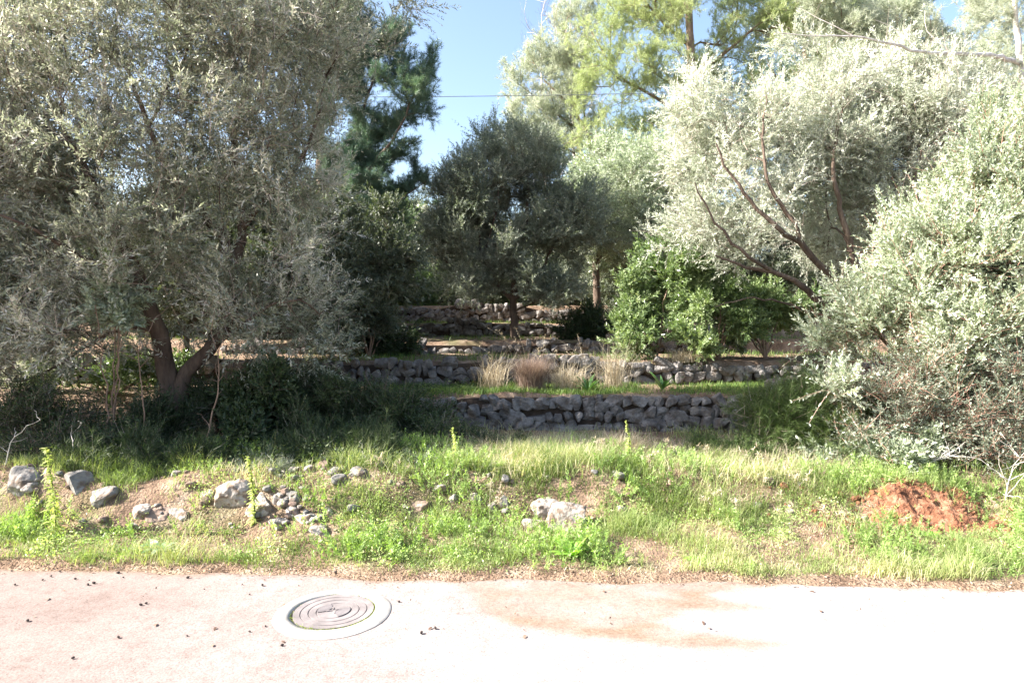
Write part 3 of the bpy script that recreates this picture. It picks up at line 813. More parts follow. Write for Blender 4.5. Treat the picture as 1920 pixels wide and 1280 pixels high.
def place(templates, pos, dirs, scale, rs, rnd_base=None, rvar=.35):
    """put K sprays; returns mesh groups"""
    gr = []
    which = rs.randint(len(templates), size=len(pos))
    for ti, (V, F_, mt) in enumerate(templates):
        k = np.where(which == ti)[0]
        if len(k) == 0: continue
        z = dirs[k] / (np.linalg.norm(dirs[k], axis=1)[:, None] + 1e-9)
        x = np.cross(z, rs.normal(size=z.shape)); x /= np.linalg.norm(x, axis=1)[:, None] + 1e-9
        y = np.cross(z, x)
        Rm = np.stack([x, y, z], 1) * scale[k][:, None, None]        # rows: local axes
        v = np.einsum('nj,kjc->knc', V, Rm) + pos[k][:, None, :]
        f = F_[None] + (np.arange(len(k)) * len(V))[:, None, None]
        base = rs.rand(len(k)) if rnd_base is None else rnd_base[k]
        r = np.clip(base[:, None] * (1 - rvar) + rs.rand(len(k), len(F_)) * rvar * 1.0, 0, 1)
        gr.append((v.reshape(-1, 3), f.reshape(-1, F_.shape[1]), np.tile(mt, len(k)), r.ravel()))
    return gr

def foliage(g, templates, count, rs, rmax=.012, up=.35, jit=.07, smin=.7, smax=1.25, outw=.6, dens_noise=.5, dscale=1.6, seed=0, rvar=.5, zmin=None):
    cand = np.where(g.R < rmax)[0]
    cand = cand[cand >= g.nfix] if (cand >= g.nfix).any() else cand
    p_ = g.P[cand]
    nz = fbm(p_[:, 0] * dscale, p_[:, 1] * dscale, p_[:, 2] * dscale, seed=190 + seed, octv=2)
    tips = np.array([1.8 if not g.kids[c] else 1.0 for c in cand])
    wgt = tips * np.clip((nz - .5) * 4 * dens_noise + 1, .12, 3); wgt /= wgt.sum()
    pick = rs.choice(len(cand), size=count, p=wgt)
    par = np.array(g.par)[cand[pick]]
    base = g.P[cand[pick]]; t = rs.rand(count)[:, None]
    pos = base * t + g.P[par] * (1 - t)
    bd = base - g.P[par]; bd /= np.linalg.norm(bd, axis=1)[:, None] + 1e-9
    d = bd * outw + rs.normal(size=(count, 3)) * .55 + np.array([0, 0, up])
    pos = pos + rs.normal(0, jit, (count, 3))
    # shared tone inside a clump (age of the shoots), not shading
    tone = np.clip(fbm(pos[:, 0] * 2.2, pos[:, 1] * 2.2, pos[:, 2] * 2.2, seed=290 + seed, octv=2) * 1.6 - .3 + rs.normal(0, .12, count), 0, 1)
    if zmin is not None:
        k = pos[:, 2] > zmin; pos, d, tone = pos[k], d[k], tone[k]
    return place(templates, pos, d, rs.uniform(smin, smax, len(pos)), rs, tone, rvar)

T_ = np.random.RandomState(21)
TP = {
 'olive': [spray(T_, .30, 30, .050, .0125, .9, .3) for _ in range(8)] + [spray(T_, .34, 12, .045, .011, .9, .4, .0035) for _ in range(3)],
 'olive_sparse': [spray(T_, .34, 26, .052, .0135, .9, .35, .0035) for _ in range(8)] + [spray(T_, .42, 6, .040, .011, .9, .5, .0045) for _ in range(3)],
 'olive_far': [spray(T_, .36, 26, .075, .022, .9, .3, .006) for _ in range(8)],
 'bush': [spray(T_, .26, 34, .036, .014, .9, .25, .0035) for _ in range(8)] + [spray(T_, .34, 12, .032, .012, .9, .3, .0045) for _ in range(3)],
 'twiggy': [spray(T_, .26, 8, .034, .013, .9, .35, .004) for _ in range(5)] + [spray(T_, .24, 22, .034, .013, .9, .3, .004) for _ in range(2)],
 'herb': [spray(T_, .16, 26, .026, .011, 1., .3, .003) for _ in range(6)] + [needle_shoot(T_, .15, 40, .05, .003, .7) for _ in range(4)],
 'laurel': [spray(T_, .26, 24, .085, .028, .9, .2, .005, side=3) for _ in range(7)],
 'big': [spray(T_, .22, 18, .060, .026, .9, .2, .004) for _ in range(5)],
 'pine': [needle_shoot(T_, .20, 46, .095, .0055) for _ in range(6)],
 'pine_far': [needle_shoot(T_, .26, 34, .13, .010) for _ in range(6)],
 'broom': [needle_shoot(T_, .34, 46, .13, .0035, .35) for _ in range(6)],
 'asparagus': [needle_shoot(T_, .30, 46, .085, .004, .6) for _ in range(6)],
 'bare': [spray(T_, .4, 4, .10, .004, .7, .4, .006) for _ in range(6)],
}

def make_tree(name, label, cat, limbs, blobs, density, tpl, count, lmat, bark='bark', twig='twig', seed=1, gap=.42, gscale=1.1, step=.16, alpha=.35,
              rmax=.012, up=.35, jit=.07, smin=.7, smax=1.25, sag=0., group=None, parts=('trunk', 'crown'), tip=.0035, dens_noise=.5, dscale=1.6, shell=.35, rvar=.5, pw=2.5, outw=.6, zmin=None):
    rs = np.random.RandomState(seed)
    g = Grower(limbs, rs, step, alpha)
    att = attractors(blobs, density, rs, gap, gscale, shell, seed)
    g.grow(att, sag); g.finish(tip, pw)
    loc = limbs[0][0][0]
    t = empty(name, loc, label, cat, group)
    off = Vector((-float(loc[0]), -float(loc[1]), -float(loc[2])))
    o = link(parts[0], mesh_np(name, g.wood(), [M[bark]], True), t); o.location = off
    fg = foliage(g, TP[tpl], count, rs, rmax, up, jit, smin, smax, outw, dens_noise, dscale, seed, rvar, zmin)
    o = link(parts[1], mesh_np(name, fg, [M[lmat], M[twig]], False), t); o.location = off
    return t

def limb(pts, ra, rb):
    return ([P(*q) for q in pts], ra, rb)

def dense_stems(base, tops, r, rs=None, spread=.15):
    """several stems out of one foot, for bushes"""
    rs = rs or np.random.RandomState(1)
    base = np.asarray(base, float); out = []
    for i, tp in enumerate(tops):
        b0 = base + np.array([rs.uniform(-spread, spread), rs.uniform(-spread, spread), 0])
        tp = np.asarray(tp, float); mid = b0 * .45 + tp * .55 + np.array([0, 0, .15 * (tp[2] - b0[2])])
        out.append(([b0, mid, tp], r, r * .45))
    return out

# ------------------------------------------------------------------ trees
# 1 the big wild olive on the left
make_tree('olive_tree', 'big wild olive with forked dark trunk filling the upper left', 'tree',
    [limb([(338, 845, 8.2), (328, 765, 8.2), (312, 695, 8.15), (298, 625, 8.05), (268, 540, 7.9), (225, 440, 7.8), (168, 330, 7.7), (110, 230, 7.6)], .135, .02),
     limb([(328, 765, 8.2), (352, 700, 8.2), (392, 655, 8.25), (430, 595, 8.3), (438, 500, 8.3), (420, 450, 8.2), (372, 392, 8.1), (320, 330, 8.0), (280, 240, 7.9), (240, 130, 7.9)], .10, .016),
     limb([(438, 490, 8.3), (452, 430, 8.35), (446, 360, 8.4), (440, 290, 8.4), (455, 200, 8.5), (478, 100, 8.6), (480, 0, 8.6)], .06, .014),
     limb([(452, 430, 8.35), (500, 372, 8.2), (550, 320, 8.2), (590, 240, 8.3), (610, 140, 8.5)], .04, .012),
     limb([(392, 655, 8.25), (450, 612, 8.0), (510, 570, 7.9), (560, 560, 7.9), (600, 590, 8.0)], .035, .008),
     limb([(298, 625, 8.05), (240, 612, 7.8), (180, 640, 7.6), (100, 690, 7.5), (30, 720, 7.4)], .03, .006),
     limb([(280, 240, 7.9), (330, 140, 7.7), (380, 40, 7.5), (420, -60, 7.5)], .02, .008),
     limb([(268, 540, 7.9), (150, 480, 7.4), (40, 420, 7.0), (-60, 380, 6.8)], .04, .01)],
    [BL(90, 130, 7.8, 190, 150, 1.1), BL(300, 80, 7.9, 180, 160, 1.2), BL(500, 60, 8.4, 170, 140, 1.3), BL(560, 190, 8.5, 95, 140, 1.2), BL(420, 230, 8.0, 190, 140, 1.3),
     BL(200, 300, 7.7, 200, 130, 1.2), BL(40, 380, 7.8, 160, 160, .9), BL(340, 400, 7.7, 130, 90, .9), BL(530, 390, 8.3, 100, 100, 1.0), BL(590, 560, 8.4, 60, 80, .7),
     BL(530, 540, 8.0, 110, 90, .8), BL(90, 560, 7.7, 130, 110, .9), BL(300, -120, 8.2, 380, 120, 1.5), BL(20, 650, 7.7, 70, 50, .6), BL(200, 480, 7.4, 120, 70, .7), BL(610, 20, 8.8, 55, 80, 1.0),
     BL(440, 600, 7.8, 60, 60, .6), BL(130, 640, 7.5, 90, 50, .6), BL(560, 650, 8.0, 80, 50, .6), BL(380, 520, 7.7, 60, 50, .5), BL(300, 560, 8.6, 120, 90, .6)],
    36, 'olive_sparse', 15500, 'olive', 'bark', 'twig_pale', seed=11, gap=.385, rmax=.011, up=.25, smin=.8, smax=1.4, gscale=1.3, outw=.7, tip=.003)

# olive at the frame's left edge; unseen crown lobes added to shade the bank
make_tree('olive_tree', 'dense olive leaning in from beyond the left edge', 'tree',
    [([np.array([-7.6, 8.6, .3]), np.array([-7.5, 8.5, 1.2]), np.array([-7.2, 8.3, 2.4]), np.array([-6.9, 8.2, 3.6])], .12, .03),
     ([np.array([-7.5, 8.5, 1.2]), np.array([-6.9, 8.1, 1.9]), np.array([-6.3, 7.9, 2.5])], .06, .015)],
    [((-7.4, 8.3, 3.6), (1.7, 1.6, 1.5)), ((-6.5, 8.2, 2.5), (1.0, 1.2, .9)), ((-7.4, 8.3, 1.9), (1.5, 1.6, .9)), ((-6.9, 8.2, 5.2), (1.3, 1.2, .9)), ((-8.8, 7.7, 3.6), (1.2, .9, 1.3)), ((-7.9, 7.7, 2.4), (1.2, .8, .8)), ((-8.8, 7.0, 4.3), (1.2, .8, 1.0)), ((-8.4, 7.0, 2.8), (1.0, .75, .9)), ((-8.9, 8.0, 5.0), (1.2, .9, .9)), ((-7.6, 6.6, 2.6), (1.0, .65, 1.0)), ((-7.7, 6.5, 4.2), (1.0, .6, 1.0))],
    22, 'olive_far', 11500, 'olive', seed=12, gap=.4)

make_tree('olive_tree', 'smaller dark tree with a thin forked trunk seen through the fork of the big olive', 'tree',
    [limb([(352, 720, 11.2), (350, 660, 11.2), (348, 630, 11.2), (330, 580, 11.1), (300, 520, 11.1)], .07, .02),
     limb([(348, 640, 11.2), (370, 590, 11.2), (400, 530, 11.3), (450, 460, 11.3)], .05, .015), limb([(370, 590, 11.2), (440, 570, 11.1), (520, 540, 11.1)], .03, .01)],
    [BL(250, 520, 11.1, 90, 60, .9), BL(350, 480, 11.3, 100, 90, 1.0), BL(470, 500, 11.3, 100, 80, 1.0), BL(560, 540, 11.2, 90, 70, .9), BL(600, 610, 11.2, 70, 50, .8), BL(420, 400, 11.5, 120, 70, 1.0), BL(560, 440, 11.5, 90, 60, 1.0)],
    18, 'olive_far', 6000, 'dark_ever', seed=27, gap=.33, step=.2, tip=.004, rmax=.014, jit=.1)
# 2 pine behind the left olive
make_tree('pine_tree', 'dark blue-green pine rising behind the left olive beside the open sky', 'tree',
    [limb([(600, 640, 14), (603, 560, 14), (606, 450, 14), (604, 340, 14), (600, 220, 14), (610, 80, 14.2), (620, -80, 14.3)], .16, .05),
     limb([(606, 430, 14), (650, 370, 13.8), (700, 310, 13.7), (745, 250, 13.6), (775, 180, 13.6)], .05, .015),
     limb([(606, 470, 14), (670, 420, 14), (740, 380, 14), (800, 340, 14)], .035, .01),
     limb([(604, 340, 14), (660, 250, 14.2), (700, 150, 14.3), (720, 60, 14.4)], .05, .012),
     limb([(604, 520, 14), (650, 500, 14.3), (700, 470, 14.5), (750, 430, 14.6)], .03, .01),
     limb([(602, 250, 14), (560, 150, 14), (520, 60, 14)], .04, .01)],
    [BL(715, 60, 14.3, 35, 45, .6), BL(758, 118, 14.1, 58, 55, .9), BL(782, 165, 13.8, 40, 50, .7), BL(700, 200, 14, 60, 60, .9), BL(745, 225, 13.8, 45, 30, .6), BL(690, 110, 14.3, 50, 55, .8),
     BL(806, 240, 13.8, 34, 14, .3), BL(776, 285, 13.8, 42, 18, .4), BL(720, 340, 14, 70, 28, .8), BL(770, 345, 14, 32, 16, .4), BL(690, 385, 14.2, 75, 22, .7), BL(650, 300, 14, 50, 50, .7), BL(640, 100, 14.2, 60, 90, .9),
     BL(560, 50, 14.2, 90, 90, 1.0), BL(650, 440, 14.3, 60, 35, .7), BL(660, 180, 14, 60, 70, .8), BL(700, 280, 13.9, 60, 40, .7), BL(740, 170, 14, 60, 60, .8), BL(730, 400, 14.2, 50, 20, .6)],
    38, 'pine', 13500, 'pine_dark', 'bark', seed=13, gap=.42, gscale=1.0, step=.2, tip=.005, rmax=.016, up=.5, jit=.05)

# 3 shadowy tree in the middle
make_tree('mastic_tree', 'shadowy grey-green small tree with a short dark trunk in the middle of the terraces', 'tree',
    [limb([(966, 660, 14.9), (964, 600, 14.9), (962, 560, 14.9), (968, 500, 14.9), (985, 430, 14.9), (990, 340, 14.9), (975, 270, 15)], .095, .015),
     limb([(962, 565, 14.9), (935, 535, 14.8), (905, 480, 14.7), (900, 420, 14.7), (905, 350, 14.8)], .05, .012),
     limb([(935, 535, 14.8), (890, 520, 14.6), (840, 490, 14.5), (815, 450, 14.5)], .03, .008),
     limb([(962, 560, 14.9), (1010, 520, 14.8), (1040, 450, 14.8), (1070, 390, 14.9)], .045, .01),
     limb([(964, 580, 14.9), (1010, 560, 14.6), (1050, 530, 14.5)], .025, .008),
     limb([(905, 480, 14.7), (930, 400, 14.4), (935, 320, 14.4)], .03, .01)],
    [BL(970, 290, 15, 70, 55, .9), BL(900, 340, 14.8, 80, 60, 1.0), BL(850, 410, 14.7, 60, 70, .9), BL(1000, 400, 14.9, 110, 80, 1.2), BL(830, 480, 14.6, 50, 50, .7), BL(900, 440, 14.6, 80, 60, 1.0),
     BL(1080, 430, 15, 70, 70, .9), BL(1010, 540, 14.5, 85, 32, .7), BL(880, 540, 14.6, 50, 28, .6), BL(960, 500, 14.4, 50, 28, .6)],
    32, 'olive', 17000, 'dusky', seed=14, gap=.39, gscale=1.3, step=.18, tip=.004, rmax=.012, up=.5, jit=.07, smin=.8, smax=1.5)

# 4 tree to its right with the straight dark trunk
make_tree('holm_oak_tree', 'evergreen with a straight dark trunk and pale leafy top right of the shadowy tree', 'tree',
    [limb([(1124, 620, 18), (1120, 560, 18), (1116, 500, 18), (1112, 430, 18), (1105, 360, 18)], .12, .03),
     limb([(1116, 500, 18), (1150, 440, 17.8), (1180, 400, 17.8)], .05, .015),
     limb([(1116, 480, 18), (1080, 430, 17.8), (1060, 400, 17.8)], .04, .015)],
    [BL(1080, 390, 17.6, 55, 45, .9), BL(1140, 340, 18, 65, 60, 1.2), BL(1190, 400, 17.8, 70, 55, 1.1), BL(1130, 440, 17.5, 70, 40, .9), BL(1220, 330, 18.2, 60, 70, 1.1), BL(1150, 480, 18.4, 60, 40, .8)],
    14, 'olive_far', 6500, 'olive_bush', 'bark', seed=15, gap=.36, step=.25, tip=.005, rmax=.016, jit=.12, smax=1.5)

make_tree('olive_tree', 'loose grey-green olive filling the gap between the dark trunk and the airy pine', 'tree',
    [limb([(1262, 620, 16), (1258, 540, 16), (1262, 460, 16), (1250, 380, 16), (1240, 300, 16)], .08, .015), limb([(1260, 500, 16), (1210, 430, 15.8), (1180, 370, 15.8)], .04, .012)],
    [BL(1220, 340, 16, 60, 50, .8), BL(1180, 400, 15.8, 60, 50, .8), BL(1260, 400, 16, 60, 60, .8), BL(1230, 460, 15.7, 60, 45, .7), BL(1280, 300, 16.2, 50, 50, .8), BL(1160, 330, 16, 40, 40, .7)],
    20, 'olive_sparse', 5200, 'olive_bush', seed=29, gap=.35, step=.2, tip=.004, rmax=.014, jit=.1, smin=1, smax=1.7)
for i, (lab, px, py, d, bl, c_) in enumerate([  # scrub added to darken the rear terraces
        ('dark low scrub on the third terrace at the left end of its wall', 660, 640, 13.0, [(650, 620, 13.0, 70, 40, .6), (730, 635, 13.2, 60, 22, .4)], 1500),
        ('dark scrub under the straight dark trunk', 1120, 640, 15.4, [(1110, 615, 15.4, 70, 26, .5), (1180, 625, 15.2, 50, 28, .5)], 1200)]):
    pend = (lab, px, py, d, bl, c_)
    SCRUB = globals().setdefault('SCRUB', []); SCRUB.append(pend)
# 5 big light pine
make_tree('pine_tree', 'tall airy yellow-green pine with straight brown trunk right of centre', 'tree',
    [limb([(1318, 600, 20), (1316, 480, 19.8), (1314, 360, 19.4), (1312, 250, 19.1), (1302, 160, 18.9), (1294, 80, 18.9), (1290, -40, 19), (1285, -140, 19)], .20, .06),
     limb([(1312, 260, 20), (1240, 190, 19.6), (1160, 140, 19.4), (1110, 60, 19.4)], .06, .015),
     limb([(1302, 150, 20), (1370, 90, 19.6), (1440, 30, 19.4), (1500, -20, 19.3)], .06, .015),
     limb([(1314, 330, 20), (1240, 290, 19.7), (1170, 260, 19.6), (1100, 250, 19.6)], .05, .012),
     limb([(1312, 230, 20), (1380, 190, 19.8), (1460, 150, 19.8)], .05, .012),
     limb([(1296, 90, 20), (1230, 30, 19.8), (1180, -40, 19.8)], .05, .012)],
    [BL(1130, 60, 19.5, 55, 50, 1.1), BL(1180, 130, 19.5, 85, 55, 1.2), BL(1120, 180, 19.6, 55, 60, 1.0), BL(1230, 40, 19.7, 90, 60, 1.3), BL(1320, 20, 20, 90, 60, 1.3), BL(1400, 60, 19.6, 80, 60, 1.2), BL(1250, 130, 19.5, 70, 50, 1.0),
     BL(1370, 140, 19.8, 60, 40, 1.0), BL(1160, 260, 19.6, 90, 40, .9), BL(1470, 30, 19.4, 60, 50, 1.0), BL(1260, 230, 19.6, 70, 35, .8), BL(1390, 220, 19.8, 60, 35, .8), BL(1290, -80, 20, 200, 60, 1.5), BL(1220, 310, 19.6, 80, 40, .9), BL(1250, 390, 19.6, 80, 45, .9), BL(1180, 350, 19.8, 70, 45, .9), BL(1350, 300, 19.8, 60, 40, .9), BL(1490, 110, 19.4, 60, 50, .9), BL(1120, 330, 19.8, 50, 40, .8), BL(1560, 20, 19.3, 60, 40, .9)],
    20, 'pine', 16000, 'pine_light', 'bark_pine', seed=16, gap=.44, gscale=.9, step=.3, tip=.007, rmax=.02, up=.6, jit=.10, smin=.8, smax=1.3)

# dark pine clump behind, top right
make_tree('pine_tree', 'dark green pine behind the airy one, under the bare white branch', 'tree',
    [limb([(1530, 560, 24), (1528, 400, 24), (1520, 250, 24), (1510, 100, 24), (1500, -60, 24)], .2, .05),
     limb([(1520, 250, 24), (1480, 180, 23.8), (1440, 120, 23.6)], .06, .02), limb([(1512, 130, 24), (1570, 60, 24), (1640, 20, 24)], .06, .02)],
    [BL(1500, 120, 24, 70, 45, 1.2), BL(1450, 10, 24, 60, 40, 1.2), BL(1560, 40, 24, 90, 40, 1.3), BL(1650, 40, 24, 90, 45, 1.3), BL(1480, 190, 23.8, 60, 30, 1.0), BL(1700, 110, 24, 70, 40, 1.1), BL(1600, 110, 24, 90, 45, 1.1), BL(1500, -60, 24, 200, 50, 1.5)],
    8, 'pine_far', 6000, 'pine_dark', 'bark_pine', seed=17, gap=.40, gscale=.6, step=.35, tip=.008, rmax=.025, up=.6, jit=.12, smin=1, smax=1.5)

# 6 grey-green pine left of the airy one
make_tree('pine_tree', 'thin greyish pine with a leaning dark limb left of the airy pine', 'tree',
    [limb([(1130, 600, 22), (1125, 450, 22), (1115, 330, 22), (1100, 250, 22), (1060, 190, 22), (1020, 150, 22)], .13, .025),
     limb([(1105, 270, 22), (1040, 210, 21.7), (1000, 180, 21.6)], .06, .02),
     limb([(1115, 330, 22), (1080, 290, 21.8), (1030, 270, 21.6), (980, 250, 21.6)], .04, .015),
     limb([(1100, 250, 22), (1090, 170, 22), (1060, 110, 22), (1040, 90, 22)], .04, .015)],
    [BL(1010, 110, 22, 50, 28, 1.0), BL(965, 170, 21.8, 26, 55, .7), BL(1060, 140, 22, 55, 45, 1.2), BL(1000, 220, 21.8, 50, 50, 1.0), BL(1080, 210, 22.2, 55, 45, 1.0), BL(1040, 270, 21.8, 60, 35, 1.0), BL(1110, 290, 22, 60, 50, 1.0), BL(950, 260, 21.8, 35, 30, .7), BL(1080, 60, 22.2, 45, 60, 1.0)],
    11, 'pine_far', 4200, 'pine_grey', 'bark_pine', seed=18, gap=.33, gscale=.7, step=.35, tip=.006, rmax=.02, up=.5, jit=.12, smin=.8, smax=1.3)

# bare pale poplars
for i, (px, dd, hh) in enumerate([(1075, 30, -60), (1020, 31, 30)]):
    make_tree('poplar_tree', ['tall bare pale poplar behind the pines with upright twigs against the sky', 'shorter bare pale poplar half hidden by the greyish pine'][i], 'tree',
        [limb([(px + 10, 560, dd), (px + 6, 400, dd), (px, 250, dd), (px - 6, 120, dd), (px - 4, hh, dd)], .11, .015)],
        [BL(px - 5, hh + 90, dd, 45, 120, 1.2), BL(px, hh + 230, dd, 60, 110, 1.5)],
        7, 'bare', 650, 'twig', 'bark_pale', 'twig', seed=19 + i, gap=.2, step=.35, tip=.008, rmax=.03, up=1.5, jit=.05, smin=1, smax=2.2, parts=('trunk', 'twigs'), group='bare poplars behind the pines')

# 7 right olive with spreading limbs
make_tree('olive_tree', 'pale sunlit olive with dark limbs spreading left, right of centre', 'tree',
    [limb([(1600, 680, 9.85), (1592, 630, 9.85), (1565, 600, 9.75), (1540, 570, 9.65), (1500, 535, 9.55), (1450, 510, 9.45), (1400, 500, 9.45), (1340, 480, 9.45)], .08, .012),
     limb([(1592, 630, 9.85), (1590, 590, 9.85), (1570, 530, 9.75), (1530, 490, 9.65), (1500, 455, 9.55), (1460, 430, 9.45), (1420, 390, 9.45), (1370, 330, 9.45), (1340, 270, 9.45)], .065, .012),
     limb([(1595, 640, 9.85), (1618, 580, 9.95), (1610, 520, 10.05), (1590, 450, 10.05), (1575, 390, 10.05), (1560, 300, 10.05), (1580, 200, 10.25)], .07, .014),
     limb([(1500, 455, 9.55), (1480, 400, 9.55), (1440, 340, 9.55), (1430, 260, 9.65), (1440, 190, 9.75)], .035, .01),
     limb([(1450, 510, 9.45), (1390, 470, 9.25), (1330, 400, 9.25), (1300, 340, 9.25)], .03, .008),
     limb([(1565, 600, 9.75), (1480, 570, 9.45), (1400, 560, 9.15), (1340, 575, 9.15)], .025, .006),
     limb([(1618, 580, 9.95), (1660, 480, 10.05), (1700, 380, 10.05), (1730, 280, 10.15)], .05, .01)],
    [BL(1330, 240, 10.6, 60, 80, .8), BL(1300, 190, 10.6, 30, 40, .5), BL(1455, 140, 10.9, 35, 45, .5), BL(1560, 130, 11, 45, 50, .6), BL(1640, 120, 11.1, 40, 55, .6), BL(1740, 150, 11.1, 60, 50, .7), BL(1260, 330, 10.4, 35, 35, .4), BL(1400, 235, 10.8, 90, 60, 1.0), BL(1480, 215, 11.0, 100, 60, 1.1), BL(1580, 210, 11.2, 110, 60, 1.2), BL(1690, 225, 11.2, 110, 70, 1.2), BL(1400, 330, 10.6, 100, 70, .9), BL(1520, 280, 11.0, 120, 80, 1.1),
     BL(1640, 310, 11.2, 120, 90, 1.2), BL(1300, 400, 10.5, 60, 70, .7), BL(1400, 440, 10.3, 90, 50, .6), BL(1600, 420, 11.3, 90, 70, .8), BL(1300, 455, 10.4, 60, 35, .5), BL(1770, 300, 11.1, 100, 120, 1.2), BL(1870, 260, 11.2, 100, 100, 1.1), BL(1800, 420, 11.2, 110, 90, 1.0)],
    24, 'olive_sparse', 16500, 'olive_pale', 'bark', 'twig_pale', seed=22, gap=.45, gscale=1.2, rmax=.012, up=.3, smin=.85, smax=1.45, jit=.09)

# 8 near bushy olive at the right edge
brs = np.random.RandomState(4)
base = np.array([4.55, 7.7, .28])
tops = [P(1640, 620, 8), P(1700, 520, 8.1), P(1740, 430, 8.2), P(1800, 430, 8.0), P(1880, 400, 7.9), P(1960, 450, 7.8), P(1640, 660, 7.6), P(1560, 720, 7.6), P(1850, 600, 7.3), P(1950, 650, 7.3), P(1720, 560, 7.4), P(1780, 450, 7.3)]
make_tree('olive_bush', 'huge twiggy grey-green olive bush reaching to the ground at the right edge', 'bush',
    dense_stems(base, tops, .035, brs, .45),
    [BL(1720, 510, 7.9, 60, 80, .7), BL(1780, 430, 8.1, 70, 90, .9), BL(1860, 400, 8.0, 90, 150, .9), BL(1640, 640, 7.8, 50, 60, .5), BL(1730, 620, 7.6, 90, 100, .8), BL(1820, 560, 7.5, 120, 120, .9),
     BL(1940, 500, 7.7, 90, 200, 1.0), BL(1580, 720, 7.7, 60, 55, .45), BL(1620, 580, 7.9, 45, 50, .4), BL(1545, 660, 7.9, 35, 35, .3), BL(1800, 680, 7.4, 100, 50, .6), BL(1930, 250, 8.3, 60, 80, .7)],
    34, 'bush', 11500, 'olive_bush', 'bark_red', 'twig_red', seed=23, gap=.45, gscale=1.3, rmax=.010, up=.9, smin=.8, smax=1.9, jit=.06, parts=('stems', 'foliage'), alpha=.25, outw=.8)

brs = np.random.RandomState(6)
make_tree('twiggy_bush', 'twiggy bush of reddish stems with few leaves under the huge olive bush', 'bush',
    dense_stems((4.3, 7.25, .28), [P(1600, 720, 7.3), P(1680, 700, 7.1), P(1760, 680, 7.2), P(1850, 690, 7.1), P(1930, 700, 7.1), P(1700, 800, 7.0), P(1800, 780, 6.9), P(1640, 780, 7.1), P(1900, 790, 6.9)], .016, brs, .5),
    [BL(1670, 760, 7.3, 100, 70, .5), BL(1800, 750, 7.1, 120, 90, .6), BL(1930, 740, 7.1, 90, 110, .6), BL(1620, 830, 7.2, 80, 40, .4), BL(1750, 850, 6.9, 120, 40, .4), BL(1900, 850, 6.8, 80, 50, .4)],
    80, 'twiggy', 3800, 'dusky', 'bark_red', 'twig_red', seed=26, gap=.3, gscale=1.5, rmax=.010, up=.6, smin=.8, smax=1.4, jit=.04, parts=('stems', 'foliage'), alpha=.2, outw=.8, tip=.0025)
# dead white branch and the pine it grows from at the right edge
make_tree('pine_tree', 'sparse pine trunk at the top right corner with a long dead white branch', 'tree',
    [limb([(1935, 700, 12), (1930, 500, 12), (1922, 300, 12), (1915, 120, 12), (1900, 0, 12), (1890, -120, 12)], .08, .04),
     limb([(1915, 108, 12), (1860, 104, 11.2), (1780, 100, 10.5), (1720, 98, 10.0), (1660, 80, 9.7), (1600, 68, 9.5), (1540, 66, 9.4), (1455, 62, 9.3)], .042, .006),
     limb([(1720, 98, 10.0), (1690, 60, 10.0), (1640, 40, 10.0)], .012, .004), limb([(1600, 68, 9.5), (1560, 45, 9.5), (1500, 20, 9.6)], .012, .004),
     limb([(1680, 85, 9.8), (1700, 110, 9.7), (1640, 128, 9.7)], .010, .004), limb([(1780, 100, 10.5), (1740, 60, 10.5), (1735, 20, 10.5)], .012, .004)],
    [BL(1870, 20, 12.5, 70, 70, .8), BL(1840, 150, 12.5, 80, 40, .6), BL(1900, 220, 12.5, 60, 70, .6), BL(1900, -60, 12, 80, 60, 1)],
    18, 'pine', 1500, 'pine_grey', 'bark_pale', seed=24, gap=.35, step=.2, up=.4, tip=.004, rmax=.012)

# 9 glossy bushes under the right olive
def bush(label, px, py_base, d, blobs, tpl, count, lmat, seed, density=20, name='bush', nst=7, bark='bark_red', twig='twig', r=.018, **kw):
    rs = np.random.RandomState(seed)
    b = P(px, py_base, d); b[2] = H(b[0], b[1]) - .03
    bl = [BL(*q) for q in blobs]
    tops = []
    for i in range(nst):
        c, rr = bl[rs.randint(len(bl))]; tops.append(c + rs.normal(0, .3, 3) * rr)
    return make_tree(name, label, 'bush', dense_stems(b, tops, r, rs, .08), bl, density, tpl, count, lmat, bark, twig, seed=seed, parts=('stems', 'foliage'), alpha=.2, **kw)

bush('tall dark glossy bush with lit left leaves between the straight trunk and the pale olive', 1230, 680, 12.2,
     [(1225, 530, 12.1, 60, 65, .7), (1215, 600, 12.0, 60, 50, .6), (1270, 490, 12.3, 60, 50, .7), (1185, 645, 12.1, 40, 32, .4)], 'laurel', 1500, 'laurel', 31, 22, step=.15, jit=.08)
bush('rounded light green glossy bush on top of the second wall', 1340, 680, 11.8,
     [(1330, 615, 11.7, 65, 45, .5), (1380, 580, 11.8, 60, 45, .6), (1310, 560, 12.0, 50, 45, .5)], 'laurel', 1400, 'laurel', 32, 24, step=.15, jit=.07)
bush('leafy green bush in front of the dark hollow under the pale olive', 1440, 680, 12.2,
     [(1430, 620, 12.2, 50, 35, .5), (1460, 580, 12.6, 70, 45, .6), (1390, 600, 12.4, 50, 50, .5)], 'laurel', 1300, 'laurel', 33, 20, step=.15, jit=.07)
bush('shadowy evergreen bush behind the straight dark trunk', 1170, 640, 19.5,
     [(1180, 520, 19.5, 60, 60, 1), (1140, 560, 19.5, 60, 40, 1), (1060, 540, 20, 60, 40, 1), (1260, 540, 19, 60, 60, 1)], 'olive_far', 1800, 'dark_ever', 34, 8, step=.25, jit=.12)
